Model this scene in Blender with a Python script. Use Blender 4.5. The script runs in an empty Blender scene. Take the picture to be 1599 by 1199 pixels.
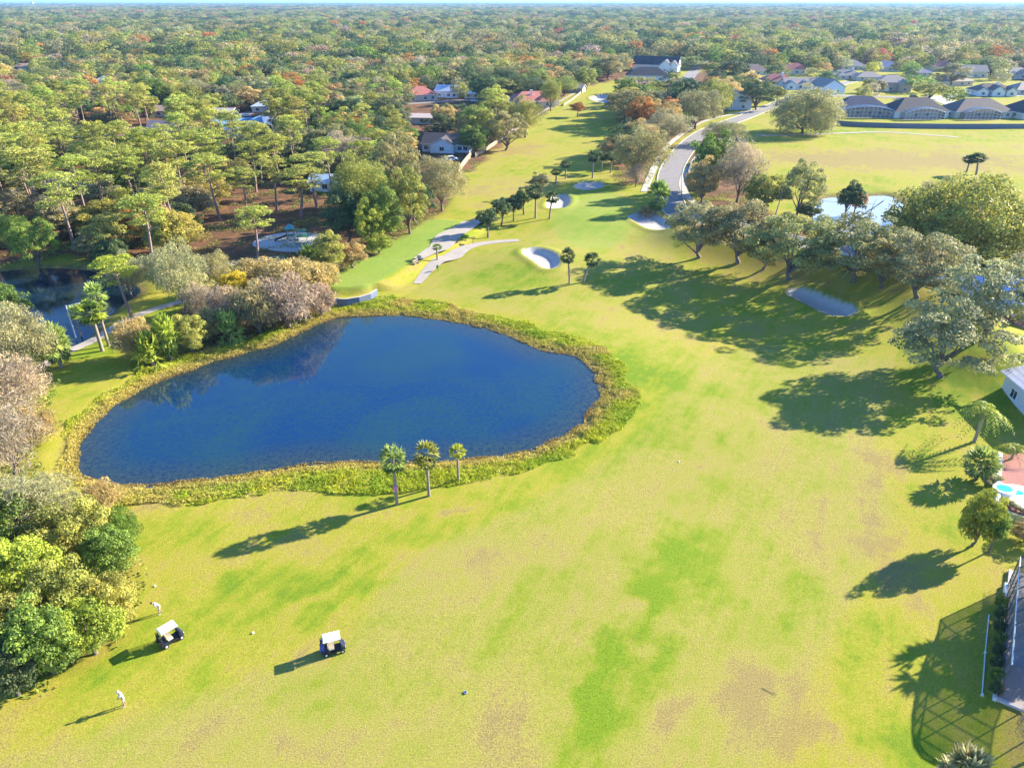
import bpy, bmesh, math, random
import numpy as np
from mathutils import Vector, Matrix
SC = bpy.context.scene
COL = SC.collection
R = math.radians
# ------------------------------------------------------------------ camera, world, sun, exposure
F = 1110.0; PITCH = math.atan((599.5-2)/F); CAMH = 50.0
cd = bpy.data.cameras.new('camera'); cam = bpy.data.objects.new('camera', cd); COL.objects.link(cam)
cam.location = (0, 0, CAMH); cam.rotation_euler = (math.pi/2-PITCH, 0, 0)
cd.sensor_width = 36; cd.lens = 36*F/1599; cd.clip_start = 1; cd.clip_end = 80000
SC.camera = cam
SUN_AZ = 25; SUN_EL = 23           # azimuth measured from +X towards +Y
w = bpy.data.worlds.new("World"); SC.world = w; w.use_nodes = True
nt = w.node_tree; nt.nodes.clear()
sky = nt.nodes.new('ShaderNodeTexSky'); sky.sky_type = 'NISHITA'; sky.sun_disc = False
sky.sun_elevation = R(SUN_EL); sky.sun_rotation = R(90-SUN_AZ); sky.ozone_density = 9.0; sky.dust_density = 0.1
bg = nt.nodes.new('ShaderNodeBackground'); bg.inputs[1].default_value = 0.12
wo = nt.nodes.new('ShaderNodeOutputWorld')
nt.links.new(sky.outputs[0], bg.inputs[0]); nt.links.new(bg.outputs[0], wo.inputs[0])
sl = bpy.data.lights.new('sun', 'SUN'); sl.energy = 5.0; sl.angle = R(0.5); sl.color = (1.0, 0.92, 0.72)
so = bpy.data.objects.new('sun', sl); COL.objects.link(so)
sdir = Vector((math.cos(R(SUN_EL))*math.cos(R(SUN_AZ)), math.cos(R(SUN_EL))*math.sin(R(SUN_AZ)), math.sin(R(SUN_EL))))
so.rotation_euler = sdir.to_track_quat('Z', 'Y').to_euler()
SC.view_settings.view_transform = 'Standard'; SC.view_settings.look = 'None'
SC.view_settings.exposure = 1.82; SC.view_settings.gamma = 1.0
SC.cycles.max_bounces = 6; SC.cycles.transparent_max_bounces = 16; SC.cycles.volume_bounces = 0
SC.cycles.diffuse_bounces = 3; SC.cycles.sample_clamp_indirect = 6

random.seed(7); rng = np.random.default_rng(7)
cP, sP = math.cos(PITCH), math.sin(PITCH)
def at(x, y, z=0.0):
    """photograph pixel (1599x1199) -> point at height z"""
    u = (x-799.5)/F; v = (599.5-y)/F
    t = (z-CAMH)/(-sP+v*cP)
    return Vector((u*t, (cP+v*sP)*t, z))
def depth(x, y): 
    v = (599.5-y)/F
    return -CAMH/(-sP+v*cP)
def pr(x, y, z):
    dz = z-CAMH; d = y*cP-dz*sP
    return 799.5+F*x/d, 599.5-F*(y*sP+dz*cP)/d, d
def hgt(bx, by, ty, p=None):
    p = p or at(bx, by); lo, hi = 0.0, 45.0
    for _ in range(40):
        m = (lo+hi)/2
        if pr(p.x, p.y, p.z+m)[1] > ty: lo = m
        else: hi = m
    return lo
def W(pts): return [(at(*p).x, at(*p).y) for p in pts]
def smooth(pts, n=4, closed=True):
    out = []; N = len(pts)
    for i in range(N if closed else N-1):
        g = (lambda k: pts[k % N]) if closed else (lambda k: pts[max(0, min(N-1, k))])
        p0, p1, p2, p3 = g(i-1), g(i), g(i+1), g(i+2)
        for k in range(n):
            t = k/n
            out.append(tuple(0.5*(2*p1[j]+(p2[j]-p0[j])*t+(2*p0[j]-5*p1[j]+4*p2[j]-p3[j])*t*t+(3*p1[j]-p0[j]-3*p2[j]+p3[j])*t**3) for j in (0, 1)))
    if not closed: out.append(tuple(pts[-1]))
    return out
def sdf(P, poly):
    """signed distance of points P (n,2) to polygon, negative inside"""
    poly = np.asarray(poly, float); n = len(poly)
    mn = poly.min(0)-30; mx = poly.max(0)+30
    res = np.full(len(P), 1e3)
    sel = np.where((P[:, 0] > mn[0]) & (P[:, 0] < mx[0]) & (P[:, 1] > mn[1]) & (P[:, 1] < mx[1]))[0]
    if len(sel) == 0: return res
    Q = P[sel]; d = np.full(len(Q), 1e18); ins = np.zeros(len(Q), bool)
    for i in range(n):
        a = poly[i]; b = poly[(i+1) % n]; e = b-a; wv = Q-a
        t = np.clip((wv@e)/max(e@e, 1e-9), 0, 1)
        dd = wv-t[:, None]*e; d = np.minimum(d, (dd**2).sum(1))
        c = ((a[1] > Q[:, 1]) != (b[1] > Q[:, 1]))
        if abs(b[1]-a[1]) > 1e-12:
            ins ^= c & (Q[:, 0] < (b[0]-a[0])*(Q[:, 1]-a[1])/(b[1]-a[1])+a[0])
    d = np.sqrt(d); res[sel] = np.where(ins, -d, d); return res
def sst(a, b, x):
    t = np.clip((x-a)/(b-a), 0, 1); return t*t*(3-2*t)
# value noise (python side)
_tab = rng.random((64, 64))
def vn(x, y, s):
    x = np.asarray(x)/s; y = np.asarray(y)/s
    xi = np.floor(x).astype(int); yi = np.floor(y).astype(int); fx = x-xi; fy = y-yi
    fx = fx*fx*(3-2*fx); fy = fy*fy*(3-2*fy)
    T = lambda a, b: _tab[a % 64, b % 64]
    return (T(xi, yi)*(1-fx)+T(xi+1, yi)*fx)*(1-fy)+(T(xi, yi+1)*(1-fx)+T(xi+1, yi+1)*fx)*fy

# ------------------------------------------------------------------ tags
def tag(o, label=None, cat=None, group=None, kind=None):
    if label: o['label'] = label
    if cat: o['category'] = cat
    if group: o['group'] = group
    if kind: o['kind'] = kind
    return o
def empty(name, loc, rz=0.0, label=None, cat=None, group=None):
    o = bpy.data.objects.new(name, None); COL.objects.link(o); o.empty_display_size = 0.5
    o.location = loc; o.rotation_euler = (0, 0, rz); return tag(o, label, cat, group)
def link(name, me, parent=None, color=None, loc=None):
    o = bpy.data.objects.new(name, me); COL.objects.link(o)
    if parent is not None: o.parent = parent
    if color is not None: o.color = (*color, 1)
    if loc is not None: o.location = loc
    return o
def copy_tree(o, parent=None):
    c = o.copy(); COL.objects.link(c)
    if parent is not None: c.parent = parent
    for ch in list(o.children): copy_tree(ch, c)
    return c

# ------------------------------------------------------------------ materials
def N(nt, t, **k):
    n = nt.nodes.new(t)
    for a, b in k.items(): setattr(n, a, b)
    return n
def newmat(name):
    m = bpy.data.materials.new(name); m.use_nodes = True; nt = m.node_tree
    b = nt.nodes['Principled BSDF']; return m, nt, b
def noise(nt, scale, detail=3, rough=0.55, vec=None, dist=0.0):
    n = N(nt, 'ShaderNodeTexNoise'); n.inputs['Scale'].default_value = scale; n.inputs['Detail'].default_value = detail
    n.inputs['Roughness'].default_value = rough; n.inputs['Distortion'].default_value = dist
    if vec is not None: nt.links.new(vec, n.inputs['Vector'])
    return n.outputs['Fac']
def ramp(nt, fac, *stops):
    n = N(nt, 'ShaderNodeValToRGB'); e = n.color_ramp.elements
    while len(e) < len(stops): e.new(0.5)
    for k, (p, c) in enumerate(stops): e[k].position = p; e[k].color = (*c, 1) if len(c) == 3 else c
    nt.links.new(fac, n.inputs[0]); return n.outputs[0]
def mix(nt, fac, a, b, mode='MIX'):
    n = N(nt, 'ShaderNodeMix', data_type='RGBA', blend_type=mode)
    for s, v in ((n.inputs['Factor'], fac), (n.inputs['A'], a), (n.inputs['B'], b)):
        if isinstance(v, (int, float)): s.default_value = v
        elif isinstance(v, tuple): s.default_value = (*v, 1)
        else: nt.links.new(v, s)
    return n.outputs['Result']
def mth(nt, op, a, b=None, clamp=False):
    n = N(nt, 'ShaderNodeMath', operation=op); n.use_clamp = clamp
    for s, v in ((n.inputs[0], a), (n.inputs[1], b)):
        if v is None: continue
        if isinstance(v, (int, float)): s.default_value = v
        else: nt.links.new(v, s)
    return n.outputs[0]
def bump(nt, b, h, strength=0.4, dist=0.1):
    n = N(nt, 'ShaderNodeBump'); n.inputs['Strength'].default_value = strength; n.inputs['Distance'].default_value = dist
    nt.links.new(h, n.inputs['Height']); nt.links.new(n.outputs[0], b.inputs['Normal'])
def opos(nt): return N(nt, 'ShaderNodeNewGeometry').outputs['Position']
def plain(name, col, rough=0.7, var=0.15, scale=3.0, metal=0.0, bmp=0.0, spec=0.4):
    m, nt, b = newmat(name)
    tc = N(nt, 'ShaderNodeTexCoord').outputs['Object']
    f = noise(nt, scale, 4, vec=tc)
    c = mix(nt, f, tuple(x*(1-var) for x in col), tuple(min(1, x*(1+var)) for x in col))
    nt.links.new(c, b.inputs['Base Color']); b.inputs['Roughness'].default_value = rough
    b.inputs['Metallic'].default_value = metal; b.inputs['Specular IOR Level'].default_value = spec
    if bmp: bump(nt, b, f, bmp, 0.05)
    return m
M = {}
# colour comes from the object's own colour
def objcol(name, rough, scale, var, spec=0.3, stripes=None):
    m, nt, b = newmat(name)
    oi = N(nt, 'ShaderNodeObjectInfo').outputs['Color']
    tc = N(nt, 'ShaderNodeTexCoord').outputs['Object']
    f = noise(nt, scale, 4, 0.6, vec=tc); g = noise(nt, scale*0.15, 2, vec=tc)
    f = mth(nt, 'ADD', mth(nt, 'MULTIPLY', f, 0.6), mth(nt, 'MULTIPLY', g, 0.4))
    v = ramp(nt, f, (0.3, (1-var,)*3), (0.7, (1+var,)*3))
    c = mix(nt, 1.0, oi, v, 'MULTIPLY')
    if stripes:
        wv = N(nt, 'ShaderNodeTexWave', wave_type='BANDS', bands_direction='Z'); wv.inputs['Scale'].default_value = stripes
        nt.links.new(tc, wv.inputs['Vector'])
        c = mix(nt, 1.0, c, ramp(nt, wv.outputs['Fac'], (0.0, (0.72,)*3), (0.35, (1,)*3)), 'MULTIPLY')
    nt.links.new(c, b.inputs['Base Color']); b.inputs['Roughness'].default_value = rough
    b.inputs['Specular IOR Level'].default_value = spec
    return m
M['roof'] = objcol('roof_shingle', 0.75, 5.0, 0.25, 0.3, 1.1)
M['wall'] = objcol('wall_stucco', 0.85, 1.5, 0.08, 0.2)
M['paint'] = objcol('vehicle_paint', 0.35, 1.0, 0.03, 0.5)
M['trim'] = plain('white_trim', (0.75, 0.75, 0.73), 0.5, 0.05)
M['glass'] = plain('dark_glass', (0.03, 0.04, 0.06), 0.08, 0.1, 2, 0, 0, 0.8)
M['shadowed'] = plain('shadowed_wall', (0.16, 0.17, 0.22), 0.9, 0.2, 2)  # dark blue base colour carries the shade lying on the wall
M['concrete'] = plain('concrete', (0.42, 0.38, 0.33), 0.9, 0.2, 1.2, 0, 0.3)
M['path'] = plain('path_concrete', (0.36, 0.31, 0.27), 0.9, 0.22, 0.5, 0, 0.3)
M['kerb'] = plain('kerb_concrete', (0.47, 0.43, 0.33), 0.9, 0.15, 0.8)
M['pavers'] = plain('red_pavers', (0.32, 0.12, 0.10), 0.85, 0.3, 6)
M['wood'] = plain('fence_timber', (0.30, 0.24, 0.18), 0.85, 0.25, 4)
M['white'] = plain('white_plastic', (0.8, 0.78, 0.72), 0.4, 0.04)
M['cream'] = plain('cream_vinyl', (0.62, 0.50, 0.36), 0.6, 0.05)
M['black'] = plain('black_plastic', (0.02, 0.02, 0.025), 0.5, 0.2)
M['navy'] = plain('dark_cart_paint', (0.015, 0.02, 0.045), 0.3, 0.1)
M['rubber'] = plain('rubber', (0.02, 0.02, 0.02), 0.85, 0.2)
M['metal'] = plain('grey_metal', (0.42, 0.44, 0.46), 0.4, 0.1, 3, 0.6)
M['alu'] = plain('white_aluminium', (0.72, 0.74, 0.76), 0.45, 0.05)
M['bronze'] = plain('dark_aluminium', (0.10, 0.11, 0.12), 0.5, 0.1)
M['red'] = plain('red_fabric', (0.5, 0.05, 0.04), 0.8)
M['pink'] = plain('pink_panel', (0.62, 0.16, 0.42), 0.6)
M['blue'] = plain('blue_fabric', (0.05, 0.09, 0.42), 0.7)
M['green'] = plain('green_plastic', (0.03, 0.20, 0.12), 0.5)
M['teal'] = plain('teal_panel', (0.08, 0.35, 0.38), 0.5)
M['skin'] = plain('skin', (0.40, 0.21, 0.14), 0.6, 0.05)
M['hair'] = plain('hair', (0.03, 0.02, 0.015), 0.7)
M['shirt'] = plain('pale_blue_shirt', (0.30, 0.44, 0.66), 0.8, 0.06)
M['shorts'] = plain('white_shorts', (0.6, 0.6, 0.58), 0.8, 0.06)
M['trunk'] = plain('tree_bark', (0.17, 0.13, 0.11), 0.95, 0.35, 2.5, 0, 0.6)
M['pinebark'] = plain('pine_bark', (0.30, 0.20, 0.17), 0.95, 0.3, 2.5, 0, 0.6)
M['palmbark'] = plain('palm_bark', (0.27, 0.22, 0.18), 0.95, 0.3, 4, 0, 0.6)
# screen mesh: fine weave seen as partial transparency
m, nt, b = newmat('insect_screen')
tr = N(nt, 'ShaderNodeBsdfTransparent'); ms = N(nt, 'ShaderNodeMixShader'); ms.inputs[0].default_value = 0.52
b.inputs['Base Color'].default_value = (0.05, 0.055, 0.07, 1); b.inputs['Roughness'].default_value = 0.4
nt.links.new(tr.outputs[0], ms.inputs[1]); nt.links.new(b.outputs[0], ms.inputs[2]); nt.links.new(ms.outputs[0], nt.nodes['Material Output'].inputs[0])
M['screen'] = m
# leaves
def leafmat(name, source, trans=0.36):
    m, nt, b = newmat(name)
    if source == 'OBJ': base = N(nt, 'ShaderNodeObjectInfo').outputs['Color']
    elif source == 'INST': base = N(nt, 'ShaderNodeAttribute', attribute_type='INSTANCER', attribute_name='tcol').outputs['Color']
    else: base = N(nt, 'ShaderNodeAttribute', attribute_type='GEOMETRY', attribute_name='tcol').outputs['Color']
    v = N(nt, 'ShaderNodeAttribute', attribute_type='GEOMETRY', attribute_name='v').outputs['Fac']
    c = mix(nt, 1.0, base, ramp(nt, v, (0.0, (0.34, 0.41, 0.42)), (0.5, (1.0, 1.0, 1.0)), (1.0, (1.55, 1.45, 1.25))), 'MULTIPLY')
    nt.links.new(c, b.inputs['Base Color']); b.inputs['Roughness'].default_value = 0.6; b.inputs['Specular IOR Level'].default_value = 0.25
    t = N(nt, 'ShaderNodeBsdfTranslucent'); nt.links.new(c, t.inputs[0])
    ms = N(nt, 'ShaderNodeMixShader'); ms.inputs[0].default_value = trans
    nt.links.new(b.outputs[0], ms.inputs[1]); nt.links.new(t.outputs[0], ms.inputs[2])
    nt.links.new(ms.outputs[0], nt.nodes['Material Output'].inputs[0]); return m
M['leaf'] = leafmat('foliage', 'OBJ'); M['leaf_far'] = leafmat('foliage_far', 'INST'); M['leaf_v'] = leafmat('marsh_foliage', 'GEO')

# ------------------------------------------------------------------ mesh builders
def np_mesh(name, verts, faces, mats, v=None, col=None, smooth_=False, midx=None):
    me = bpy.data.meshes.new(name); verts = np.asarray(verts, np.float32); faces = np.asarray(faces, np.int32)
    k = faces.shape[1]; n = len(faces)
    me.vertices.add(len(verts)); me.vertices.foreach_set('co', verts.ravel())
    me.loops.add(n*k); me.loops.foreach_set('vertex_index', faces.ravel())
    me.polygons.add(n); me.polygons.foreach_set('loop_start', np.arange(0, n*k, k, dtype=np.int32))
    me.polygons.foreach_set('loop_total', np.full(n, k, np.int32))
    if smooth_: me.polygons.foreach_set('use_smooth', np.ones(n, bool))
    if midx is not None: me.polygons.foreach_set('material_index', np.asarray(midx, np.int32))
    for m in mats: me.materials.append(m)
    if v is not None:
        a = me.attributes.new('v', 'FLOAT', 'POINT'); a.data.foreach_set('value', np.asarray(v, np.float32))
    if col is not None:
        a = me.attributes.new('tcol', 'FLOAT_COLOR', 'POINT'); c4 = np.ones((len(verts), 4), np.float32); c4[:, :3] = col
        a.data.foreach_set('color', c4.ravel())
    me.update(); me.validate(); return me
def unit(a): return a/np.maximum(np.linalg.norm(a, axis=-1, keepdims=True), 1e-9)
def leaves(c, nrm, size, asp, rg, tang=None):
    """rhombus leaf faces -> verts (4n,3), faces (n,4)"""
    n = len(c); nrm = unit(nrm)
    t = rg.normal(size=(n, 3)) if tang is None else tang
    t = unit(t-(t*nrm).sum(1)[:, None]*nrm); b_ = np.cross(nrm, t)
    s = np.asarray(size)[:, None] if np.ndim(size) else size
    V = np.stack([c-t*s, c-b_*s*asp+t*s*0.1, c+t*s, c+b_*s*asp+t*s*0.1], 1).reshape(-1, 3)
    return V, np.arange(4*n).reshape(n, 4)
def tubes(chains, sides=7):
    """chains: list of [(x,y,z,r),...] -> verts, quads"""
    V = []; Fc = []; o = 0
    for ch in chains:
        P = np.array([c[:3] for c in ch], float); r = [c[3] for c in ch]; n = len(P)
        for i in range(n):
            d = P[min(i+1, n-1)]-P[max(i-1, 0)]; d /= max(np.linalg.norm(d), 1e-9)
            a = np.cross(d, (0.31, 0.95, 0.05)); a /= max(np.linalg.norm(a), 1e-9); b_ = np.cross(d, a)
            for k in range(sides):
                th = 2*math.pi*k/sides; V.append(P[i]+r[i]*(a*math.cos(th)+b_*math.sin(th)))
        for i in range(n-1):
            for k in range(sides):
                k2 = (k+1) % sides; Fc.append((o+i*sides+k, o+i*sides+k2, o+(i+1)*sides+k2, o+(i+1)*sides+k))
        o += n*sides
    return V, Fc
class MB:
    """collects shapes into one mesh"""
    def __init__(s): s.v = []; s.f = []; s.m = []; s.mats = []
    def mi(s, m):
        if m not in s.mats: s.mats.append(m)
        return s.mats.index(m)
    def add(s, V, Fc, mat):
        o = len(s.v); s.v += [tuple(map(float, p)) for p in V]; k = s.mi(mat)
        for f in Fc: s.f.append(tuple(o+i for i in f)); s.m.append(k)
        return s
    def box(s, x0, x1, y0, y1, z0, z1, mat, rz=0, c=(0, 0)):
        V = [(x, y, z) for z in (z0, z1) for y in (y0, y1) for x in (x0, x1)]
        if rz:
            ca, sa = math.cos(rz), math.sin(rz)
            V = [(c[0]+(x-c[0])*ca-(y-c[1])*sa, c[1]+(x-c[0])*sa+(y-c[1])*ca, z) for x, y, z in V]
        return s.add(V, [(0, 2, 3, 1), (4, 5, 7, 6), (0, 1, 5, 4), (2, 6, 7, 3), (0, 4, 6, 2), (1, 3, 7, 5)], mat)
    def bar(s, a, b, r, mat, r2=None, sides=6):
        V, Fc = tubes([[(*a, r), (*b, r2 if r2 is not None else r)]], sides); n = sides
        Fc = list(Fc)+[tuple(range(n))[::-1], tuple(range(n, 2*n))]; return s.add(V, Fc, mat)
    def prism(s, poly, z0, z1, mat):
        n = len(poly); V = [(x, y, z0) for x, y in poly]+[(x, y, z1) for x, y in poly]
        return s.add(V, [tuple(range(n))[::-1], tuple(range(n, 2*n))]+[(i, (i+1) % n, n+(i+1) % n, n+i) for i in range(n)], mat)
    def lathe(s, prof, c, mat, sides=14, axis='Z'):
        V = []
        for r, z in prof:
            for k in range(sides):
                th = 2*math.pi*k/sides; x, y = r*math.cos(th), r*math.sin(th)
                V.append((c[0]+x, c[1]+y, c[2]+z) if axis == 'Z' else (c[0]+x, c[1]+z, c[2]+y))
        Fc = [(i*sides+k, i*sides+(k+1) % sides, (i+1)*sides+(k+1) % sides, (i+1)*sides+k) for i in range(len(prof)-1) for k in range(sides)]
        Fc += [tuple(range(sides))[::-1], tuple(range((len(prof)-1)*sides, len(prof)*sides))]
        return s.add(V, Fc, mat)
    def build(s, name, parent=None, color=None, bevel=0, sm=False, loc=None):
        me = bpy.data.meshes.new(name); me.from_pydata(s.v, [], s.f)
        for m in s.mats: me.materials.append(m)
        me.polygons.foreach_set('material_index', s.m); me.update()
        if sm: me.polygons.foreach_set('use_smooth', [True]*len(s.f))
        bm = bmesh.new(); bm.from_mesh(me); bmesh.ops.recalc_face_normals(bm, faces=bm.faces)
        if bevel: bmesh.ops.bevel(bm, geom=bm.edges[:], offset=bevel, segments=2, affect='EDGES', clamp_overlap=True)
        bm.to_mesh(me); bm.free()
        return link(name, me, parent, color, loc)

# ------------------------------------------------------------------ outlines (photo pixels -> world)
POND = smooth(W([(116,705),(124,735),(165,751),(230,755),(300,748),(370,738),(440,727),(500,720),(570,718),(640,720),(700,716),(760,711),(815,703),(860,688),(900,666),(926,640),(940,612),(936,585),(918,562),(885,546),(845,540),(812,526),(780,513),(735,501),(690,494),(640,489),(590,487),(550,488),(520,491),(488,503),(450,522),(410,538),(370,548),(330,560),(285,574),(245,588),(212,606),(182,624),(152,648),(128,675)]), 3)
POND_L = smooth(W([(-120,440),(-40,424),(20,418),(70,415),(120,416),(170,424),(205,438),(216,452),(192,468),(162,492),(142,514),(118,534),(100,522),(78,506),(30,512),(-40,520),(-140,520)]), 3)
POND_R = smooth(W([(1278,312),(1300,305),(1330,308),(1362,303),(1392,304),(1412,318),(1420,345),(1400,362),(1350,368),(1300,362),(1272,345)]), 3)
BUNKERS = {
 'A': smooth(W([(815,399),(830,395),(850,398),(868,406),(875,417),(868,425),(850,426),(832,416),(818,407)]), 4),
 'B': smooth(W([(852,325),(858,312),(872,303),(886,305),(891,312),(887,324),(875,329),(860,329)]), 4),
 'C': smooth(W([(896,292),(905,286),(922,284),(938,286),(944,291),(932,296),(908,297)]), 4),
 'D': smooth(W([(980,343),(992,336),(1012,335),(1030,340),(1044,349),(1058,361),(1060,368),(1046,371),(1028,369),(1010,362),(994,352)]), 4),
 'E': smooth(W([(1227,452),(1240,448),(1262,450),(1285,458),(1310,468),(1330,475),(1340,482),(1332,489),(1312,489),(1290,484),(1262,470),(1240,460)]), 4),
 'F': smooth(W([(920,154),(930,150),(946,147),(957,150),(950,153),(945,156),(953,160),(960,163),(946,162),(930,159)]), 4)}
TEE = smooth(W([(494,447),(540,415),(590,385),(640,362),(675,350),(715,352),(735,358),(728,368),(690,392),(640,420),(600,444),(575,456),(545,459),(515,460)]), 3)
MARSH_OUT = smooth(W([(150,792),(225,800),(300,790),(380,778),(470,772),(560,775),(600,778),(660,774),(740,758),(810,750),(870,734),(925,708),(970,672),(1000,640),(1003,605),(990,572),(955,543),(905,522),(850,508),(790,491),(730,476),(680,468),(625,463),(585,462),(540,470),(505,478),(470,496),(440,510),(395,523),(350,536),(300,548),(255,562),(215,578),(175,598),(140,620),(108,655),(85,690),(72,735),(95,770)]), 3)
GREEN = smooth(W([(880,318),(900,300),(950,300),(985,318),(975,338),(985,362),(965,385),(925,395),(885,385),(865,358),(868,335)]), 3)
GREEN_L = W([(640,455),(700,415),(790,385),(850,360),(880,320),(960,300),(1020,330),(1060,400),(1110,500),(1080,600),(1010,560),(930,525),(830,492),(720,470)])
WOODS = [W(p) for p in (
 [(-900,40),(1000,40),(985,120),(905,140),(868,165),(835,192),(775,236),(735,270),(705,318),(655,362),(600,395),(545,432),(505,450),(470,430),(420,408),(300,415),(190,425),(100,405),(-100,430),(-900,430)],
 [(-400,640),(60,560),(95,600),(70,660),(60,720),(110,800),(205,850),(232,900),(215,960),(185,1010),(120,1065),(30,1095),(-60,1110),(-500,1200)],
 [(300,455),(420,425),(500,455),(515,485),(440,512),(350,540),(250,560),(200,580),(210,545),(270,520)],
 [(1060,315),(1130,305),(1250,350),(1280,368),(1420,375),(1450,330),(1500,290),(1599,330),(1900,380),(1900,560),(1599,500),(1440,470),(1300,425),(1180,400),(1080,388),(1040,350)],
 [(1075,210),(1150,205),(1180,235),(1190,280),(1190,320),(1080,310),(1075,260)],
 [(965,150),(1100,110),(1200,150),(1110,185),(1050,230),(1010,290),(960,290),(955,250),(1000,215),(965,195)],
 [(900,40),(2600,40),(2600,116),(1599,128),(1500,112),(1330,108),(1180,100),(1000,100)],
)]
FAIRWAY = W([(-200,1290),(0,1192),(130,1150),(250,1100),(350,1068),(450,1036),(540,1000),(575,950),(600,905),(680,850),(800,800),(900,745),(985,690),(1030,640),(1050,560),(1200,520),(1400,560),(1370,700),(1400,800),(1330,950),(1250,1100),(1150,1290)])
# ground height
def bunk_all(P):
    d = np.full(len(P), 1e3)
    for b_ in BUNKERS.values(): d = np.minimum(d, sdf(P, b_))
    return d
BAS = at(1130, 490)
RIDGE = W([(1085,376),(1155,394),(1236,414),(1335,430),(1432,464),(1530,528),(1560,580)])
def ldist(P, line):
    d = np.full(len(P), 1e9)
    for a, b in zip(line[:-1], line[1:]):
        a = np.array(a); b = np.array(b); e = b-a; t = np.clip(((P-a)@e)/(e@e), 0, 1); d = np.minimum(d, ((P-a-t[:, None]*e)**2).sum(1))
    return np.sqrt(d)
WALLC = (at(543, 464).x, at(543, 464).y)
CEN = at(840, 408); CEN2 = at(1130, 250)
def gz(P):
    P = np.asarray(P, float).reshape(-1, 2); x, y = P[:, 0], P[:, 1]
    z = (vn(x, y, 38.0)-0.5)*0.5+(vn(x, y, 13.0)-0.5)*0.16
    z = z*sst(25, 60, y)*(1-sst(500, 900, y))
    z += 1.5*np.exp(-(((x-CEN.x)/16)**2+((y-CEN.y)/13)**2))
    c = at(930, 345); z += 0.9*np.exp(-(((x-c.x)/20)**2+((y-c.y)/17)**2))
    z += 3.5*np.exp(-(np.minimum(ldist(P, RIDGE), 60)/8.5)**2); z -= 1.9*np.exp(-((x-BAS.x)/20)**2-((y-BAS.y)/24)**2)  # ridge and dip added so the oak row's shadows reach farther
    for pond in (POND, POND_L, POND_R):
        d = sdf(P, pond); k = 1-sst(-4.0, 4.0, d)
        z = z*(1-k)+(-1.24)*k
    dt = sdf(P, TEE); near = np.hypot(x-WALLC[0], y-WALLC[1]) < 13
    z = np.maximum(z, np.where(dt < 6, 1.25*(1-sst(-0.4, np.where(near & (y < WALLC[1]+4), 0.5, 5.0), dt)), z))
    d = bunk_all(P); z += -0.95*(1-sst(-2.1, 0.2, d))+0.28*np.exp(-((d-0.8)/0.9)**2)
    return z
def gz1(x, y): return float(gz([(x, y)])[0])
def gp(px, py, dz=0.0):
    z = 0.0
    for _ in range(4): p = at(px, py, z); z = gz1(p.x, p.y)
    return Vector((p.x, p.y, z+dz))

# ------------------------------------------------------------------ ground sheet
def axis(segs):
    out = [segs[0][0]]
    for a, b_, s0, s1 in segs:
        x = a; 
        while x < b_-1e-6:
            t = (x-a)/(b_-a); x += s0*(s1/s0)**t; out.append(min(x, b_))
    return np.unique(np.round(np.array(out), 4))
xp = axis([(0, 60, 0.65, 0.7), (60, 125, 0.7, 1.0), (125, 400, 1.1, 9), (400, 26000, 9, 2500)])
xs = np.concatenate([-xp[::-1][:-1], xp])
ys = axis([(-400, 15, 60, 6), (15, 28, 2, 0.65), (28, 150, 0.65, 0.8), (150, 260, 0.8, 1.4), (260, 480, 1.4, 5), (480, 26000, 5, 2500)])
GX, GY = np.meshgrid(xs, ys); P2 = np.stack([GX.ravel(), GY.ravel()], 1)
GZ = gz(P2)
nx, ny = len(xs), len(ys)
ii, jj = np.meshgrid(np.arange(nx-1), np.arange(ny-1)); a0 = (jj*nx+ii).ravel()
faces = np.stack([a0, a0+1, a0+nx+1, a0+nx], 1)
x, y = P2[:, 0], P2[:, 1]
wood = np.zeros(len(P2))
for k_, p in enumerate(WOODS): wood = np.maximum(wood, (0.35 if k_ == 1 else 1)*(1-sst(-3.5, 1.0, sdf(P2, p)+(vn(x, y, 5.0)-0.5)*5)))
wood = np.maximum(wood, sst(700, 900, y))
# blobs of lush and dry turf (px, py, half length m, half width m, angle deg, strength)
lush = 0.46+(vn(x, y, 9.0)-0.5)*0.26+(vn(x, y, 3.1)-0.5)*0.20+(vn(x, y, 1.3)-0.5)*0.14
BN1 = vn(x, y, 3.7)*.6+vn(x+70, y, 1.4)*.4; BN2 = vn(x+31, y+17, 3.9)*.6+vn(x, y+70, 1.5)*.4; BN3 = vn(x+11, y+5, 2.0)*.6+vn(x+50, y+5, .9)*.4
def blob(px, py, a, b_, ang, s):
    c = at(px, py); ca, sa = math.cos(R(ang)), math.sin(R(ang)); dx = x-c.x; dy = y-c.y
    wv = min(min(a, b_)*2.4, 6); dx = dx+(BN1-.5)*wv*1.2; dy = dy+(BN2-.5)*wv*1.2
    u = (dx*ca+dy*sa)/a; v_ = (-dx*sa+dy*ca)/b_; return s*np.exp(-(u*u+v_*v_)**1.3)*(0.55+0.9*BN3)
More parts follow.
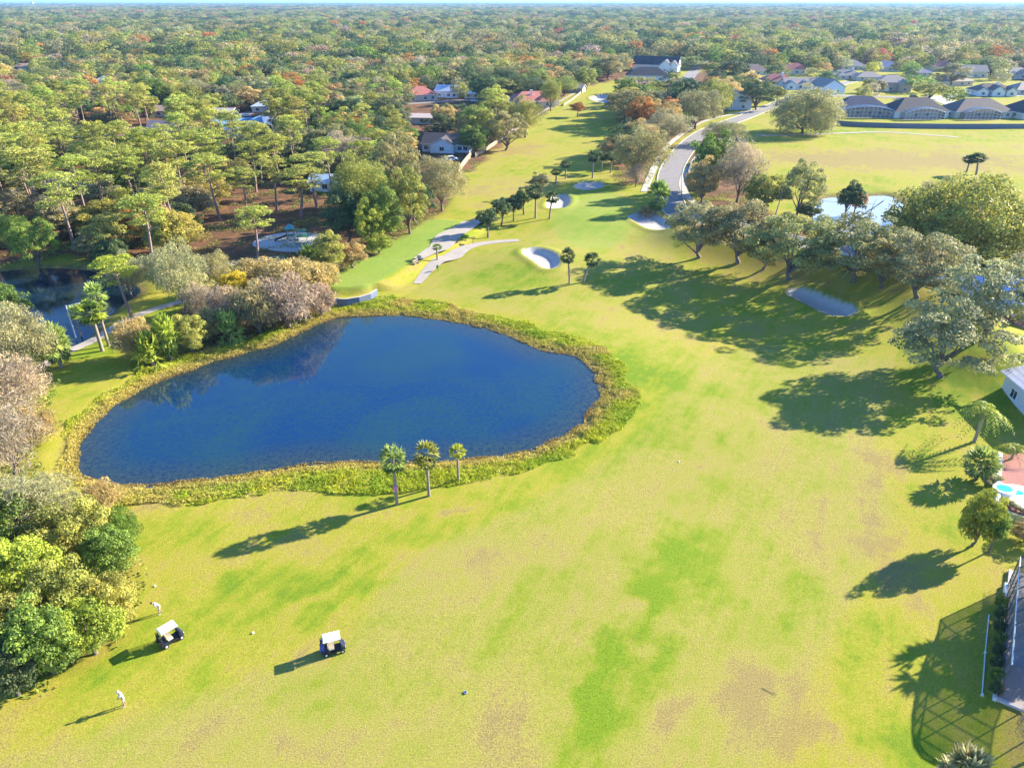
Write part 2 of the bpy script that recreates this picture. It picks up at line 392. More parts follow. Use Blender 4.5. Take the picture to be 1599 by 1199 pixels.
for q in [(1050,900,12,2.6,66,.42),(960,1030,11,2.0,62,.5),(930,1150,7,2.4,60,.38),(470,930,5.5,2.2,25,.5),(400,905,4,2,0,.3),(520,950,3,1.3,50,.45),
          (800,795,3.5,2.0,20,.38),(130,1050,7,1.5,25,.3),(300,950,6,3,20,.15),(600,855,5,1.6,15,.25),(1460,1165,4.5,3,0,.5),(1250,950,5,3,80,.2),
          (1400,1000,4,1.4,75,.32),(1020,620,13,6,70,.25),(700,520,10,5,-20,.3),(800,440,14,6,0,.30),(930,350,14,12,0,.32),(1530,600,10,9,20,.45),
          (950,560,14,5,-40,.25),(640,390,26,5,54,.45),(330,830,5,2,10,.15),(1100,560,20,9,-30,.1),(1120,860,6,3,60,.18),(990,560,12,4,-50,.2),(960,200,26,14,60,.22),
          (1300,205,20,8,0,.3),(1330,1060,3,3,0,.25),(240,490,6,4,20,.4),(120,550,6,4,20,.45)]: lush += blob(*q)
for q in [(1200,1085,5.5,3.2,30,.42),(1430,940,5,1.8,70,.38),(1410,1020,3,2,0,.2),(705,800,5.5,1.6,8,.42),(820,1110,9,5,20,.14),(1380,820,9,3,75,.34),(1360,720,7,3,80,.28),
          (1040,740,7,4,20,.22),(810,235,16,10,60,.42),(760,290,18,8,60,.3),(590,1120,8,2.6,20,.22),(450,1150,3,1.0,-60,.3),(490,940,2.3,1.0,40,.35),(1080,1100,5,2,30,.3),
          (1250,1150,4,3,0,.3),(1350,245,40,14,0,.5),(1450,255,60,18,0,.4),(1550,230,60,10,0,.2),(920,470,9,4,10,.15),(780,860,6,2.5,20,.12),(560,810,5,1.2,0,.15),(230,790,3,1.5,0,.35),
          (1290,860,8,2,75,.2),(830,290,25,6,58,.2),(1210,430,12,4,-25,.2),(300,1140,6,2,15,.12),(1140,420,20,5,-20,.12),(1000,350,9,5,0,.15),(940,1180,6,2,0,.2)]: lush -= blob(*q)
fair = 1-sst(-1.2, 1.0, sdf(P2, FAIRWAY))
fair = np.maximum(fair, 0.75*(1-sst(-1.5, 2, sdf(P2, GREEN_L))))
tee = np.maximum(1-sst(-0.5, 0.5, sdf(P2, TEE)), 0.6*(1-sst(-0.6, 0.6, sdf(P2, GREEN))))
pd = np.minimum(np.minimum(sdf(P2, POND), sdf(P2, POND_L)), sdf(P2, POND_R))
mud = 1-sst(0.5, 3.0, pd)
sand = 1-sst(-0.15, 0.15, bunk_all(P2))
me = np_mesh('ground', np.stack([x, y, GZ], 1), faces, [], smooth_=True)
def fattr(me, n, arr):
    a = me.attributes.new(n, 'FLOAT', 'POINT'); a.data.foreach_set('value', np.asarray(arr, np.float32))
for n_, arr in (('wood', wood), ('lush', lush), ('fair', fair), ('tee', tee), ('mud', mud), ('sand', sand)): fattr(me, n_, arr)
m, nt, b = newmat('turf')
A = lambda n_: N(nt, 'ShaderNodeAttribute', attribute_type='GEOMETRY', attribute_name=n_).outputs['Fac']
pos = opos(nt)
n1 = noise(nt, 0.16, 5, 0.65, pos, 0.6); n2 = noise(nt, 0.9, 6, 0.78, pos, 0.2); n3 = noise(nt, 7.0, 5, 0.85, pos)
nz = mth(nt, 'ADD', mth(nt, 'ADD', mth(nt, 'MULTIPLY', n1, 0.42), mth(nt, 'MULTIPLY', n2, 0.34)), mth(nt, 'MULTIPLY', n3, 0.34))
mp = N(nt, 'ShaderNodeMapping'); mp.vector_type = 'TEXTURE'; mp.inputs['Rotation'].default_value = (0, 0, R(62)); mp.inputs['Scale'].default_value = (8.0, 1.0, 1.0); nt.links.new(pos, mp.inputs['Vector'])
n4 = noise(nt, 0.55, 5, 0.7, mp.outputs[0], 0.3)
lv = mth(nt, 'ADD', A('lush'), mth(nt, 'MULTIPLY', mth(nt, 'SUBTRACT', nz, 0.55), 2.7))
lv = mth(nt, 'ADD', lv, mth(nt, 'MULTIPLY', mth(nt, 'SUBTRACT', n4, 0.5), 1.1))
rough = ramp(nt, lv, (0.0, (0.285, 0.215, 0.07)), (0.24, (0.325, 0.27, 0.055)), (0.45, (0.305, 0.278, 0.034)), (0.72, (0.225, 0.26, 0.018)), (1.0, (0.14, 0.215, 0.014)))
fairc = ramp(nt, lv, (0.0, (0.275, 0.21, 0.075)), (0.24, (0.315, 0.265, 0.068)), (0.50, (0.285, 0.268, 0.050)), (0.80, (0.215, 0.25, 0.022)), (1.0, (0.155, 0.23, 0.014)))
c = mix(nt, A('fair'), rough, fairc)
c = mix(nt, mth(nt, 'MULTIPLY', A('tee'), 0.8), c, ramp(nt, n2, (0.3, (0.17, 0.26, 0.045)), (0.7, (0.23, 0.31, 0.055))))
c = mix(nt, A('mud'), c, ramp(nt, n2, (0.35, (0.12, 0.09, 0.03)), (0.65, (0.28, 0.22, 0.07))))
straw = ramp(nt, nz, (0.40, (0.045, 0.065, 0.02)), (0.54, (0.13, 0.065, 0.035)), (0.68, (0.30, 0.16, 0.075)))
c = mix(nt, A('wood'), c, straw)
c = mix(nt, 1.0, c, ramp(nt, n3, (0.38, (0.66,)*3), (0.62, (1.3,)*3)), 'MULTIPLY')
c = mix(nt, A('sand'), c, ramp(nt, n2, (0.3, (0.40, 0.36, 0.33)), (0.7, (0.48, 0.44, 0.41))))
nt.links.new(c, b.inputs['Base Color']); b.inputs['Roughness'].default_value = 0.95; b.inputs['Specular IOR Level'].default_value = 0.1
bump(nt, b, mth(nt, 'ADD', n3, mth(nt, 'MULTIPLY', n2, 0.6)), 0.6, 0.10)
me.materials.append(m)
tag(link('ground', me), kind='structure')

# ------------------------------------------------------------------ water
def sheet(name, poly, z, mat, thick=0.0):
    mb = MB(); mb.add([(px_, py_, z) for px_, py_ in poly], [tuple(range(len(poly)))], mat)
    return tag(mb.build(name), kind='structure')
def grow(poly, d):
    c = np.mean(poly, 0); return [tuple(np.array(p)+(np.array(p)-c)/np.linalg.norm(np.array(p)-c)*d) for p in poly]
def watermat(name, deep, algae, lo, hi, rough=0.06, bm_=0.12, shore=False, ior=1.33):
    m, nt, b = newmat(name); pos = opos(nt)
    f1 = noise(nt, 0.05, 4, 0.6, pos, 0.8); f2 = noise(nt, 1.6, 6, 0.85, pos, 0.5)
    f = mth(nt, 'ADD', mth(nt, 'MULTIPLY', f1, 0.35), mth(nt, 'MULTIPLY', f2, 0.65))
    c = mix(nt, mth(nt, 'MULTIPLY', ramp(nt, f, (lo, (0, 0, 0)), (hi, (1, 1, 1))), 0.9), deep, algae)
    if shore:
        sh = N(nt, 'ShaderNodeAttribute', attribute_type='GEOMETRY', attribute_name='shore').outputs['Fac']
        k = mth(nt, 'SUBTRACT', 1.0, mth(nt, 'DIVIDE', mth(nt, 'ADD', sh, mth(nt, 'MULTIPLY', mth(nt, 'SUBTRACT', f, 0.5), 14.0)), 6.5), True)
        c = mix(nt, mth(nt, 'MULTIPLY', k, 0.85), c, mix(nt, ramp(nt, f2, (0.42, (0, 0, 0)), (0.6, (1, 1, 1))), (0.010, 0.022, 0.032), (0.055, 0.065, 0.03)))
    nt.links.new(c, b.inputs['Base Color']); b.inputs['Roughness'].default_value = rough; b.inputs['IOR'].default_value = ior
    b.inputs['Specular IOR Level'].default_value = 0.5
    w2 = noise(nt, 2.2, 3, 0.6, pos, 0.3); bump(nt, b, w2, bm_, 0.05); return m
def watergrid(name, poly, z, mat, step=0.9):
    poly = np.array(poly); mn = poly.min(0)-3; mx = poly.max(0)+3
    gx = np.arange(mn[0], mx[0], step); gy = np.arange(mn[1], mx[1], step); X, Y = np.meshgrid(gx, gy); Pq = np.stack([X.ravel(), Y.ravel()], 1)
    d = sdf(Pq, poly); n_ = len(gx); i_, j_ = np.meshgrid(np.arange(n_-1), np.arange(len(gy)-1)); a_ = (j_*n_+i_).ravel(); Fq = np.stack([a_, a_+1, a_+n_+1, a_+n_], 1)
    Fq = Fq[(d[Fq] < 2.2).all(1)]; used, inv = np.unique(Fq, return_inverse=True); Fq = inv.reshape(-1, 4)
    me = np_mesh(name, np.stack([Pq[used, 0], Pq[used, 1], np.full(len(used), z)], 1), Fq, [mat]); fattr(me, 'shore', -d[used])
    return tag(link(name, me), kind='structure')
watergrid('pond_water', POND, -0.62, watermat('pond_water', (0.001, 0.024, 0.098), (0.012, 0.050, 0.060), 0.44, 0.57, 0.04, 0.035, True, 1.55))
sheet('marsh_pond_water', grow(POND_L, 2.0), -0.62, watermat('dark_pond_water', (0.002, 0.012, 0.045), (0.008, 0.018, 0.016), 0.4, 0.6))
sheet('far_pond_water', grow(POND_R, 2.0), -0.62, watermat('far_pond_water', (0.34, 0.36, 0.40), (0.42, 0.42, 0.43), 0.45, 0.7, 0.1))  # both pale base colours paint in the bright sky reflected off the water

# ------------------------------------------------------------------ ribbons: paths and roads draped on the ground
def ribbon(name, pts, width, mat, lift=0.05, kerb=None, widths=None, closed=False, kind='structure'):
    P = smooth(W(pts), 8, False); P = np.array(P); n = len(P)
    t = np.gradient(P, axis=0); t /= np.linalg.norm(t, axis=1)[:, None]; nn = np.stack([-t[:, 1], t[:, 0]], 1)
    wd = np.full(n, width/2) if widths is None else np.interp(np.linspace(0, 1, n), np.linspace(0, 1, len(widths)), widths)/2
    K = 5; mb = MB(); V = []; offs = np.linspace(-1, 1, K)
    Q = (P[:, None, :]+nn[:, None, :]*wd[:, None, None]*offs[None, :, None]).reshape(-1, 2); V = [(q[0], q[1], z_+lift) for q, z_ in zip(Q, gz(Q))]
    zc = [max(V[i*K+k][2] for k in range(K)) for i in range(n)]
    V = [(v_[0], v_[1], zc[i//K]) for i, v_ in enumerate(V)]
    mb.add(V, [(i*K+k, i*K+k+1, (i+1)*K+k+1, (i+1)*K+k) for i in range(n-1) for k in range(K-1)], mat)
    ob = tag(mb.build(name), kind=kind)
    if kerb:
        for sgn in (-1, 1):
            kb = MB(); V = []
            for i in range(n):
                for o, h in ((wd[i], -0.1), (wd[i], kerb), (wd[i]+0.35, kerb), (wd[i]+0.35, -0.3)):
                    q = P[i]+nn[i]*sgn*o; V.append((q[0], q[1], zc[i]+h))
            kb.add(V, [(i*4+k, i*4+k+1, (i+1)*4+k+1, (i+1)*4+k) for i in range(n-1) for k in range(3)], M['kerb'])
            tag(kb.build('kerb'), kind='structure')
    return ob
m, nt, b = newmat('asphalt'); pos = opos(nt)
c = ramp(nt, noise(nt, 0.5, 5, 0.6, pos), (0.3, (0.17, 0.15, 0.145)), (0.7, (0.24, 0.215, 0.21)))
nt.links.new(c, b.inputs['Base Color']); b.inputs['Roughness'].default_value = 0.9; M['asphalt'] = m
ribbon('road', [(1330,128),(1260,145),(1205,166),(1160,184),(1110,203),(1075,228),(1052,258),(1045,290),(1050,322),(1080,348),(1130,368),(1200,388),(1290,408),(1400,432),(1500,462),(1640,510)], 7.4, M['asphalt'], 0.06, 0.13)
ribbon('sidewalk', [(1140,212),(1108,226),(1078,260),(1066,285),(1072,305),(1092,322),(1130,340)], 2.2, M['concrete'], 0.10)
ribbon('sidewalk', [(1180,172),(1100,190),(1050,222),(1028,250),(1014,280),(1006,300)], 2.2, M['concrete'], 0.10)
ribbon('sidewalk', [(1180,398),(1240,405),(1290,415),(1335,425),(1385,436),(1450,455)], 1.6, M['concrete'], 0.10)
ribbon('street', [(1150,92),(1095,98),(1085,110),(1075,122),(1068,132)], 9, M['asphalt'], 0.08)
ribbon('street', [(250,215),(300,203),(345,193),(380,178),(420,170),(470,160)], 8, M['asphalt'], 0.08)
ribbon('street', [(600,165),(680,160),(740,157),(800,157)], 7, M['asphalt'], 0.08)
ribbon('street', [(1230,150),(1380,152),(1450,158),(1500,150),(1650,150)], 9, M['asphalt'], 0.09)
ribbon('driveway', [(1455,150),(1500,168)], 10, M['concrete'], 0.14)
ribbon('cart_path', [(651,443),(668,425),(685,412),(706,404),(722,393),(745,385),(775,381),(810,379)], 2.6, M['path'], 0.06, widths=[1.6,2.4,3.2,4.4,3.4,2.6,2.2,1.8])
ribbon('cart_path', [(652,414),(672,402),(688,394),(700,378),(722,365),(745,350),(765,338)], 3.0, M['path'], 0.10, widths=[2.0,3.4,5.0,6.0,5,4.4,4.0])
ribbon('park_path', [(30,588),(62,573),(105,548),(150,527),(195,500),(235,484),(290,468)], 2.0, M['path'], 0.06)
ribbon('park_path', [(270,440),(310,430),(350,415),(400,408),(445,403)], 3.0, M['path'], 0.06)
ribbon('course_path', [(1180,212),(1240,212),(1310,208),(1370,206),(1430,209),(1497,214)], 2.4, M['path'], 0.08)
ribbon('course_path', [(800,203),(822,190),(838,180),(872,160),(905,142)], 1.5, M['path'], 0.08)
# planting bed in the cart path
g = gp(694, 402); mb = MB(); mb.prism([(g.x+3.1*math.cos(a)+0.4, g.y+1.9*math.sin(a)) for a in np.linspace(0, 2*math.pi, 20)[:-1]], g.z-0.2, g.z+0.20, plain('mulch', (0.26, 0.17, 0.11), 0.95, 0.3, 5)); tag(mb.build('mulch_bed'), kind='structure')
# playground sand
g = gp(458, 378); mb = MB(); mb.prism([(g.x+9.2*math.cos(a), g.y+7.5*math.sin(a)+0.5*math.cos(3*a)) for a in np.linspace(0, 2*math.pi, 30)[:-1]], g.z-0.6, g.z+0.18, plain('playground_sand', (0.42, 0.40, 0.40), 0.95, 0.15, 1)); tag(mb.build('playground_sand'), kind='structure')
# ------------------------------------------------------------------ tree models (each: trunk mesh + crown mesh, H = nominal height, Rc = nominal crown radius)
PROTO = {}
def limb(a, b_, r0, r1, rg, n=4, sag=0.5):
    a = np.array(a, float); b_ = np.array(b_, float); out = []
    for i in range(n+1):
        t = i/n; p = a*(1-t)+b_*t+np.array([0, 0, sag*math.sin(math.pi*t)])+(rg.normal(size=3)*0.18*np.linalg.norm(b_-a)*0.3*math.sin(math.pi*t))
        out.append((*p, r0+(r1-r0)*t))
    return out
def broad(key, seed, H=10.0, Rc=5.0, base=0.28, ncl=46, per=150, ls=0.24, asp=0.55, clump=0.30, droop=0.0, bark='trunk', thin=0.0, mat='leaf', shape=1.0, fill=0.25):
    rg = np.random.default_rng(seed)
    zc = H*(base+1)/2; hz = H*(1-base)/2
    C = []; d = unit(rg.normal(size=(ncl*4, 3))); rr = []
    # poisson-ish choice of clump centres on a lumpy ellipsoid
    for v_ in d:
        if v_[2] < -0.75: continue
        k = rg.uniform(0.62, 0.84)*(1+0.18*math.sin(3*math.atan2(v_[1], v_[0])+seed)+0.10*math.sin(5*math.atan2(v_[1], v_[0])+2*seed))
        p = np.array([v_[0]*Rc*k, v_[1]*Rc*k, zc+v_[2]*hz*k*(1.0 if v_[2] > 0 else 0.85)])
        p[:2] *= (1.0 if shape == 1 else np.interp((p[2]/H-base)/(1-base), [0, 0.3, 1], [1.0, 1.0, shape]))
        if all(np.linalg.norm((p-q)/[1, 1, 0.8]) > clump*Rc*0.78 for q in C): C.append(p); rr.append(Rc*clump*rg.uniform(0.75, 1.25))
        if len(C) >= ncl: break
    for _ in range(int(ncl*fill)):
        v_ = rg.normal(size=3)*0.33; C.append(np.array([v_[0]*Rc, v_[1]*Rc, zc+v_[2]*hz])); rr.append(Rc*clump)
    C = np.array(C); rr = np.array(rr); n = len(C)
    cid = np.repeat(np.arange(n), per); u = unit(rg.normal(size=(n*per, 3)))
    u[:, 2] = np.where(u[:, 2] < -0.2, -u[:, 2]*0.6, u[:, 2]); u = unit(u)
    rad = rr[cid]*rg.uniform(0.70, 1.08, n*per)
    pos = C[cid]+u*rad[:, None]*[1, 1, 0.78]
    if droop: 
        k = rg.random(n*per) < 0.4; pos[k, 2] -= rg.random(k.sum())**1.5*droop
    nr = u+rg.normal(size=u.shape)*(0.50+thin)
    sz = ls*rg.uniform(0.6, 1.5, n*per)
    V, Fc = leaves(pos, nr, sz, asp, rg)
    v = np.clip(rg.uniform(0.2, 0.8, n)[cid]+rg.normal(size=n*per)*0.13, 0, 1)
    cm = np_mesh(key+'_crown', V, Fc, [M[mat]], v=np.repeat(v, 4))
    ch = []
    top = max(base, .08)*H
    lean = rg.normal(size=2)*0.25
    ch.append([(0, 0, -0.8, 0.045*Rc+0.16), (0, 0, 0.25, 0.04*Rc+0.12), (lean[0]*0.5, lean[1]*0.5, top*0.6, 0.03*Rc+0.1), (lean[0], lean[1], top*1.1, 0.028*Rc+0.08), (lean[0]*0.6, 0, zc, 0.018*Rc+0.03), (0, 0, zc+hz*0.5, 0.03)])
    for i in rg.choice(n, min(n, 9), False):
        ch.append(limb((lean[0], lean[1], top*rg.uniform(0.8, 1.5)), C[i], 0.018*Rc+0.05, 0.03, rg))
    V, Fc = tubes(ch, 6); tm = np_mesh(key+'_trunk', V, Fc, [M[bark]], smooth_=True)
    PROTO[key] = (tm, cm, H, Rc)
for k in range(5): broad('oak%d' % k, 11+k, 10, 5.6, 0.03, 76, 170, 0.135, clump=0.175, fill=0.08)
for k in range(3): broad('bushy%d' % k, 31+k, 7, 3.6, 0.03, 60, 190, 0.115, clump=0.235)
for k in range(3): broad('fine%d' % k, 41+k, 10, 5.2, 0.12, 70, 220, 0.125, asp=0.42, clump=0.24, droop=0.9, thin=0.5)
for k in range(3): broad('bare%d' % k, 51+k, 10, 4.6, 0.12, 46, 110, 0.30, asp=0.13, clump=0.30, droop=1.6, thin=0.8, fill=0.6)
for k in range(2): broad('brush%d' % k, 61+k, 4, 3.0, 0.0, 30, 150, 0.22, asp=0.16, clump=0.34, thin=0.9, fill=0.5)
for k in range(3): broad('small%d' % k, 71+k, 6, 2.3, 0.30, 30, 100, 0.15, clump=0.30)
def pine(key, seed, H=19.0, Rc=4.2, mat='leaf'):
    rg = np.random.default_rng(seed); ch = []; C = []; rr = []
    lean = rg.normal(size=2)*0.6
    tr = lambda t: np.array([lean[0]*math.sin(t*2.2), lean[1]*t, H*t])
    ch.append([(*(tr(t)-[0, 0, 0.8 if t == 0 else 0]), 0.27*(1-t)+0.05) for t in (0, .15, .35, .55, .75, .9, .97)])
    for i in range(22):
        t = rg.uniform(0.60, 0.97) if i > 3 else rg.uniform(0.45, 0.6); a = rg.uniform(0, 6.283)
        L = Rc*(0.95-0.75*((t-0.62)/0.36)**2 if t > 0.62 else 0.6)*rg.uniform(0.6, 1.1)
        p0 = tr(t*0.97); p1 = p0+np.array([L*math.cos(a), L*math.sin(a), rg.uniform(0.2, 1.6)])
        ch.append(limb(p0, p1, 0.07, 0.025, rg, 3, 0.2))
        if i > 3:
            for s in (0.5, 1.0): C.append(p0+(p1-p0)*s+rg.normal(size=3)*0.5); rr.append(rg.uniform(0.75, 1.3))
    for i in range(26):
        a = rg.uniform(0, 6.283); q = math.sqrt(rg.uniform(0, 1)); C.append(tr(0.84)+np.array([Rc*.86*q*math.cos(a), Rc*.86*q*math.sin(a), H*.17*math.sqrt(max(0, 1-q*q))*rg.uniform(.6, 1.1)])); rr.append(rg.uniform(0.8, 1.35))
    C = np.array(C); rr = np.array(rr); n = len(C); per = 75
    cid = np.repeat(np.arange(n), per); u = unit(rg.normal(size=(n*per, 3))); u[:, 2] = np.abs(u[:, 2])*0.8-0.15
    pos = C[cid]+u*(rr[cid]*rg.uniform(0.6, 1.08, n*per))[:, None]*[1, 1, 0.75]
    V, Fc = leaves(pos, u+rg.normal(size=u.shape)*0.5, 0.20*rg.uniform(0.6, 1.5, n*per), 0.38, rg)
    v = np.clip(rg.uniform(0.25, 0.85, n)[cid]+rg.normal(size=n*per)*0.2, 0, 1)
    cm = np_mesh(key+'_crown', V, Fc, [M[mat]], v=np.repeat(v, 4))
    V, Fc = tubes(ch, 6); tm = np_mesh(key+'_trunk', V, Fc, [M['pinebark']], smooth_=True)
    PROTO[key] = (tm, cm, H, Rc)
for k in range(5): pine('pine%d' % k, 81+k)
def palm(key, seed, H=7.5, Rc=1.75, bend=(0, 0), nf=46, skirt=0.5, feather=False):
    rg = np.random.default_rng(seed); V = []; Fc = []; v = []
    top = np.array([bend[0], bend[1], H-Rc*0.85])
    path = [(bend[0]*t**1.6, bend[1]*t**1.6, (H-Rc*0.85)*t if t > 0 else -0.6, 0.21-0.05*t) for t in (0, 0.08, .25, .45, .65, .85, 1.0)]
    pos = []; nr = []; tg = []; sz = []; vv = []
    if not feather:
        for i in range(nf):
            ph = rg.uniform(0, 6.283); el = rg.uniform(-0.95, 1.45) if rg.random() > skirt*0.25 else rg.uniform(-1.3, -0.7)
            d = np.array([math.cos(ph)*math.cos(el), math.sin(ph)*math.cos(el), math.sin(el)]); c = top+d*Rc*0.52
            side = unit(np.cross(d, [0, 0, 1.0])); up = np.cross(side, d)
            cv = rg.uniform(0.2, 0.9) if el > -0.6 else 0.05
            for j in range(11):
                a = (j-5)/5*1.25; q = unit(d*math.cos(a)+side*math.sin(a)-np.array([0, 0, 0.25])*abs(a)+rg.normal(size=3)*0.08)
                L = Rc*0.30*rg.uniform(0.8, 1.15)
                pos.append(c+q*L); tg.append(q); nr.append(up+rg.normal(size=3)*0.35); sz.append(L); vv.append(np.clip(cv+rg.normal()*0.12, 0, 1))
        asp = 0.20
    else:
        for i in range(nf):
            ph = 6.283*i/nf+rg.uniform(-.2, .2); el = rg.uniform(0.0, 1.2); L = Rc*rg.uniform(0.85, 1.1); cv = rg.uniform(0.3, 0.9)
            h0 = np.array([math.cos(ph), math.sin(ph), 0]); prev = top
            for j in range(16):
                t = (j+1)/16; p = top+h0*L*(math.cos(el)*t+0.25*t*t)+np.array([0, 0, L*(math.sin(el)*t-0.95*t*t)])
                d = unit(p-prev); side = unit(np.cross(d, [0, 0, 1.0])); prev = p
                for s in (-1, 1):
                    q = unit(side*s+d*0.45-np.array([0, 0, 0.45])+rg.normal(size=3)*0.1); l = 0.42*(1-0.6*abs(t-0.4))
                    pos.append(p+q*l); tg.append(q); nr.append(np.cross(q, d)+rg.normal(size=3)*0.2); sz.append(l); vv.append(np.clip(cv+rg.normal()*0.1, 0, 1))
        asp = 0.16
    V, Fc = leaves(np.array(pos), np.array(nr), np.array(sz), asp, rg, np.array(tg))
    cm = np_mesh(key+'_crown', V, Fc, [M['leaf']], v=np.repeat(vv, 4))
    V, Fc = tubes([path], 8); tm = np_mesh(key+'_trunk', V, Fc, [M['palmbark']], smooth_=True)
    PROTO[key] = (tm, cm, H, Rc)
palm('palm0', 1); palm('palm1', 2, skirt=1.6, nf=52); palm('palm2', 3, H=7, Rc=1.3, nf=34); palm('palm3', 4, bend=(0.6, 0.2))
palm('palmlean', 5, H=6, Rc=1.5, bend=(1.3, 0.5)); palm('palmshort', 6, H=4.0, Rc=2.0, nf=60); palm('palmfeather', 7, H=6.5, Rc=3.0, nf=20, feather=True)
palm('palmlow', 8, H=2.2, Rc=1.9, nf=46)
broad('giant0', 111, 16, 13, -0.10, 130, 190, 0.26, clump=0.19); broad('giant1', 112, 16, 13, -0.22, 150, 190, 0.24, asp=.42, clump=0.18, droop=1.0, thin=.4)
# coarse crowns for the far wood
for k in range(4): broad('far%d' % k, 91+k, 10, 5.6, 0.10, 40, 34, 0.30, clump=0.27, mat='leaf_far')
for k in range(2): broad('farfine%d' % k, 96+k, 10, 5.0, 0.08, 42, 34, 0.28, asp=0.45, clump=0.25, mat='leaf_far')

PAL = {'oak': ((0.225, 0.21, 0.08), 'grey-green'), 'olive': ((0.24, 0.235, 0.05), 'olive green'), 'green': ((0.14, 0.195, 0.035), 'fresh green'),
       'dark': ((0.075, 0.105, 0.04), 'dark green'), 'lime': ((0.235, 0.265, 0.035), 'yellow-green'), 'moss': ((0.26, 0.24, 0.12), 'silvery moss-hung'),
       'tan': ((0.34, 0.25, 0.10), 'tan-leaved'), 'rust': ((0.36, 0.17, 0.04), 'rust orange'), 'red': ((0.32, 0.10, 0.075), 'red-leaved'),
       'pinkbare': ((0.30, 0.235, 0.16), 'pinkish grey leafless'), 'grey': ((0.25, 0.22, 0.10), 'dusty grey'), 'yellow': ((0.40, 0.32, 0.02), 'golden yellow'),
       'pine': ((0.25, 0.265, 0.055), 'bright green'), 'palm': ((0.22, 0.28, 0.07), 'green'), 'palmy': ((0.34, 0.36, 0.03), 'yellow')}
NAMEOF = [('giant', 'oak_tree', 'tree'), ('oak', 'oak_tree', 'tree'), ('bushy', 'broadleaf_tree', 'tree'), ('fine', 'live_oak_tree', 'tree'), ('bare', 'bare_tree', 'tree'), ('brush', 'shrub', 'shrub'),
          ('small', 'young_tree', 'tree'), ('pine', 'pine_tree', 'tree'), ('palm', 'palm_tree', 'palm tree')]
TREES = []      # (root, px, py) for the label check
def jit(c, s=0.16):
    k = 1.45*rng.uniform(1-s, 1+s); return tuple(float(min(0.85, max(0.004, x*k*rng.uniform(1-s/2, 1+s/2)))) for x in c)
def plant(proto, x, y, H, Rr, col, label, group=None, name=None, cat=None, rz=None, z=None):
    tm, cm, H0, R0 = PROTO[proto]
    for pre, nm, ct in NAMEOF:
        if proto.startswith(pre): break
    root = empty(name or nm, (x, y, gz1(x, y) if z is None else z), rng.uniform(0, 6.28) if rz is None else rz, label, cat or ct, group)
    s = H/H0; sx = Rr/R0; root.scale = (sx, sx, s)
    link('trunk', tm, root, (0.2, 0.16, 0.13)); link('crown', cm, root, col)
    return root
PIX = []        # occupied crowns of hand-placed trees: world x, y, radius
def T(proto, px, py, ty, wpx, pal, label, group=None, rz=None, name=None, cat=None):
    """tree standing at photo pixel (px,py) whose top reaches row ty and whose crown is wpx wide"""
    p = gp(px, py); H = max(1.2, hgt(px, py, ty, p)); Rr = wpx/2/F*(depth(px, py)-0.55*H*sP)
    c = PAL[pal][0]; PIX.append((p.x, p.y, Rr))
    return plant(proto, p.x, p.y, H, Rr, jit(c, 0.10), label, group, name, cat, rz)
# ------------------------------------------------------------------ hand-placed trees
G = 'palms along the near bank of the pond'
T('palm0', 620,787,698,44,'palm','tall cabbage palm with a pink panel on its trunk, leftmost of three by the pond',G, rz=0)
T('palm1', 670,774,694,44,'olive','shaggy cabbage palm with dead lower fronds, middle of three by the pond',G)
T('palm2', 716,751,696,28,'palmy','small yellow-crowned palm standing in the marsh grass, rightmost of three',G)
G = 'two palms in front of the green'
T('palm3', 889,443,389,25,'dark','upright slim palm, left one of the pair beside the oval bunker',G, rz=2.6)
T('palmlean',911,441,396,27,'dark','leaning curved palm, right one of the pair beside the oval bunker',G, rz=-0.3)
T('palm2', 683,408,382,18,'green','little palm in the mulch bed of the cart path loop')
T('palm2', 739,381,370,9,'grey','spindly young tree beside the bend of the cart path')
G = 'palms by the round bunker'
T('palm0', 836,341,289,26,'dark','taller dark palm left of the round bunker',G)
T('palm3', 858,342,299,24,'dark','shorter dark palm right at the round bunker edge',G)
G = 'palms above the shaded bunker'
for q in [(868,288,263,21,'palm above the round bunker, lower left of two together'),(883,279,251,20,'palm above the round bunker, upper right of two together'),
          (925,279,235,21,'palm above the shaded bunker, leftmost of the three beside the big oak'),(939,268,238,20,'dim palm above the shaded bunker, between two brighter ones'),(953,270,238,21,'palm above the shaded bunker, nearest the big oak')]:
    T('palm0', *q[:4], 'dark', q[4], G)
G = 'small trees along the path to the green'
for i, q in enumerate([(762,371,325,34,'small dark tree nearest the cart path'),(783,352,311,32,'small dark tree, second from the cart path'),(802,345,306,30,'small dark tree, third from the cart path'),
          (818,335,293,30,'small dark tree just left of the taller bunker palm'),(843,308,270,34,'small reddish dark tree behind the bunker palms')]):
    T('small%d' % (i % 3), *q[:4], 'dark' if i < 4 else 'grey', q[4], G)
T('palmshort',1025,333,284,38,'palm','thick clump of palms between the green and the road')
T('bushy1',1008,340,322,26,'tan','low brown bush beside the palm clump by the road')
G = 'palm pair on the far fairway'
T('palm0',1508,273,243,24,'dark','dark palm alone on the far fairway, left of two',G); T('palm3',1524,273,240,30,'dark','wider dark palm on the far fairway, right of two',G)
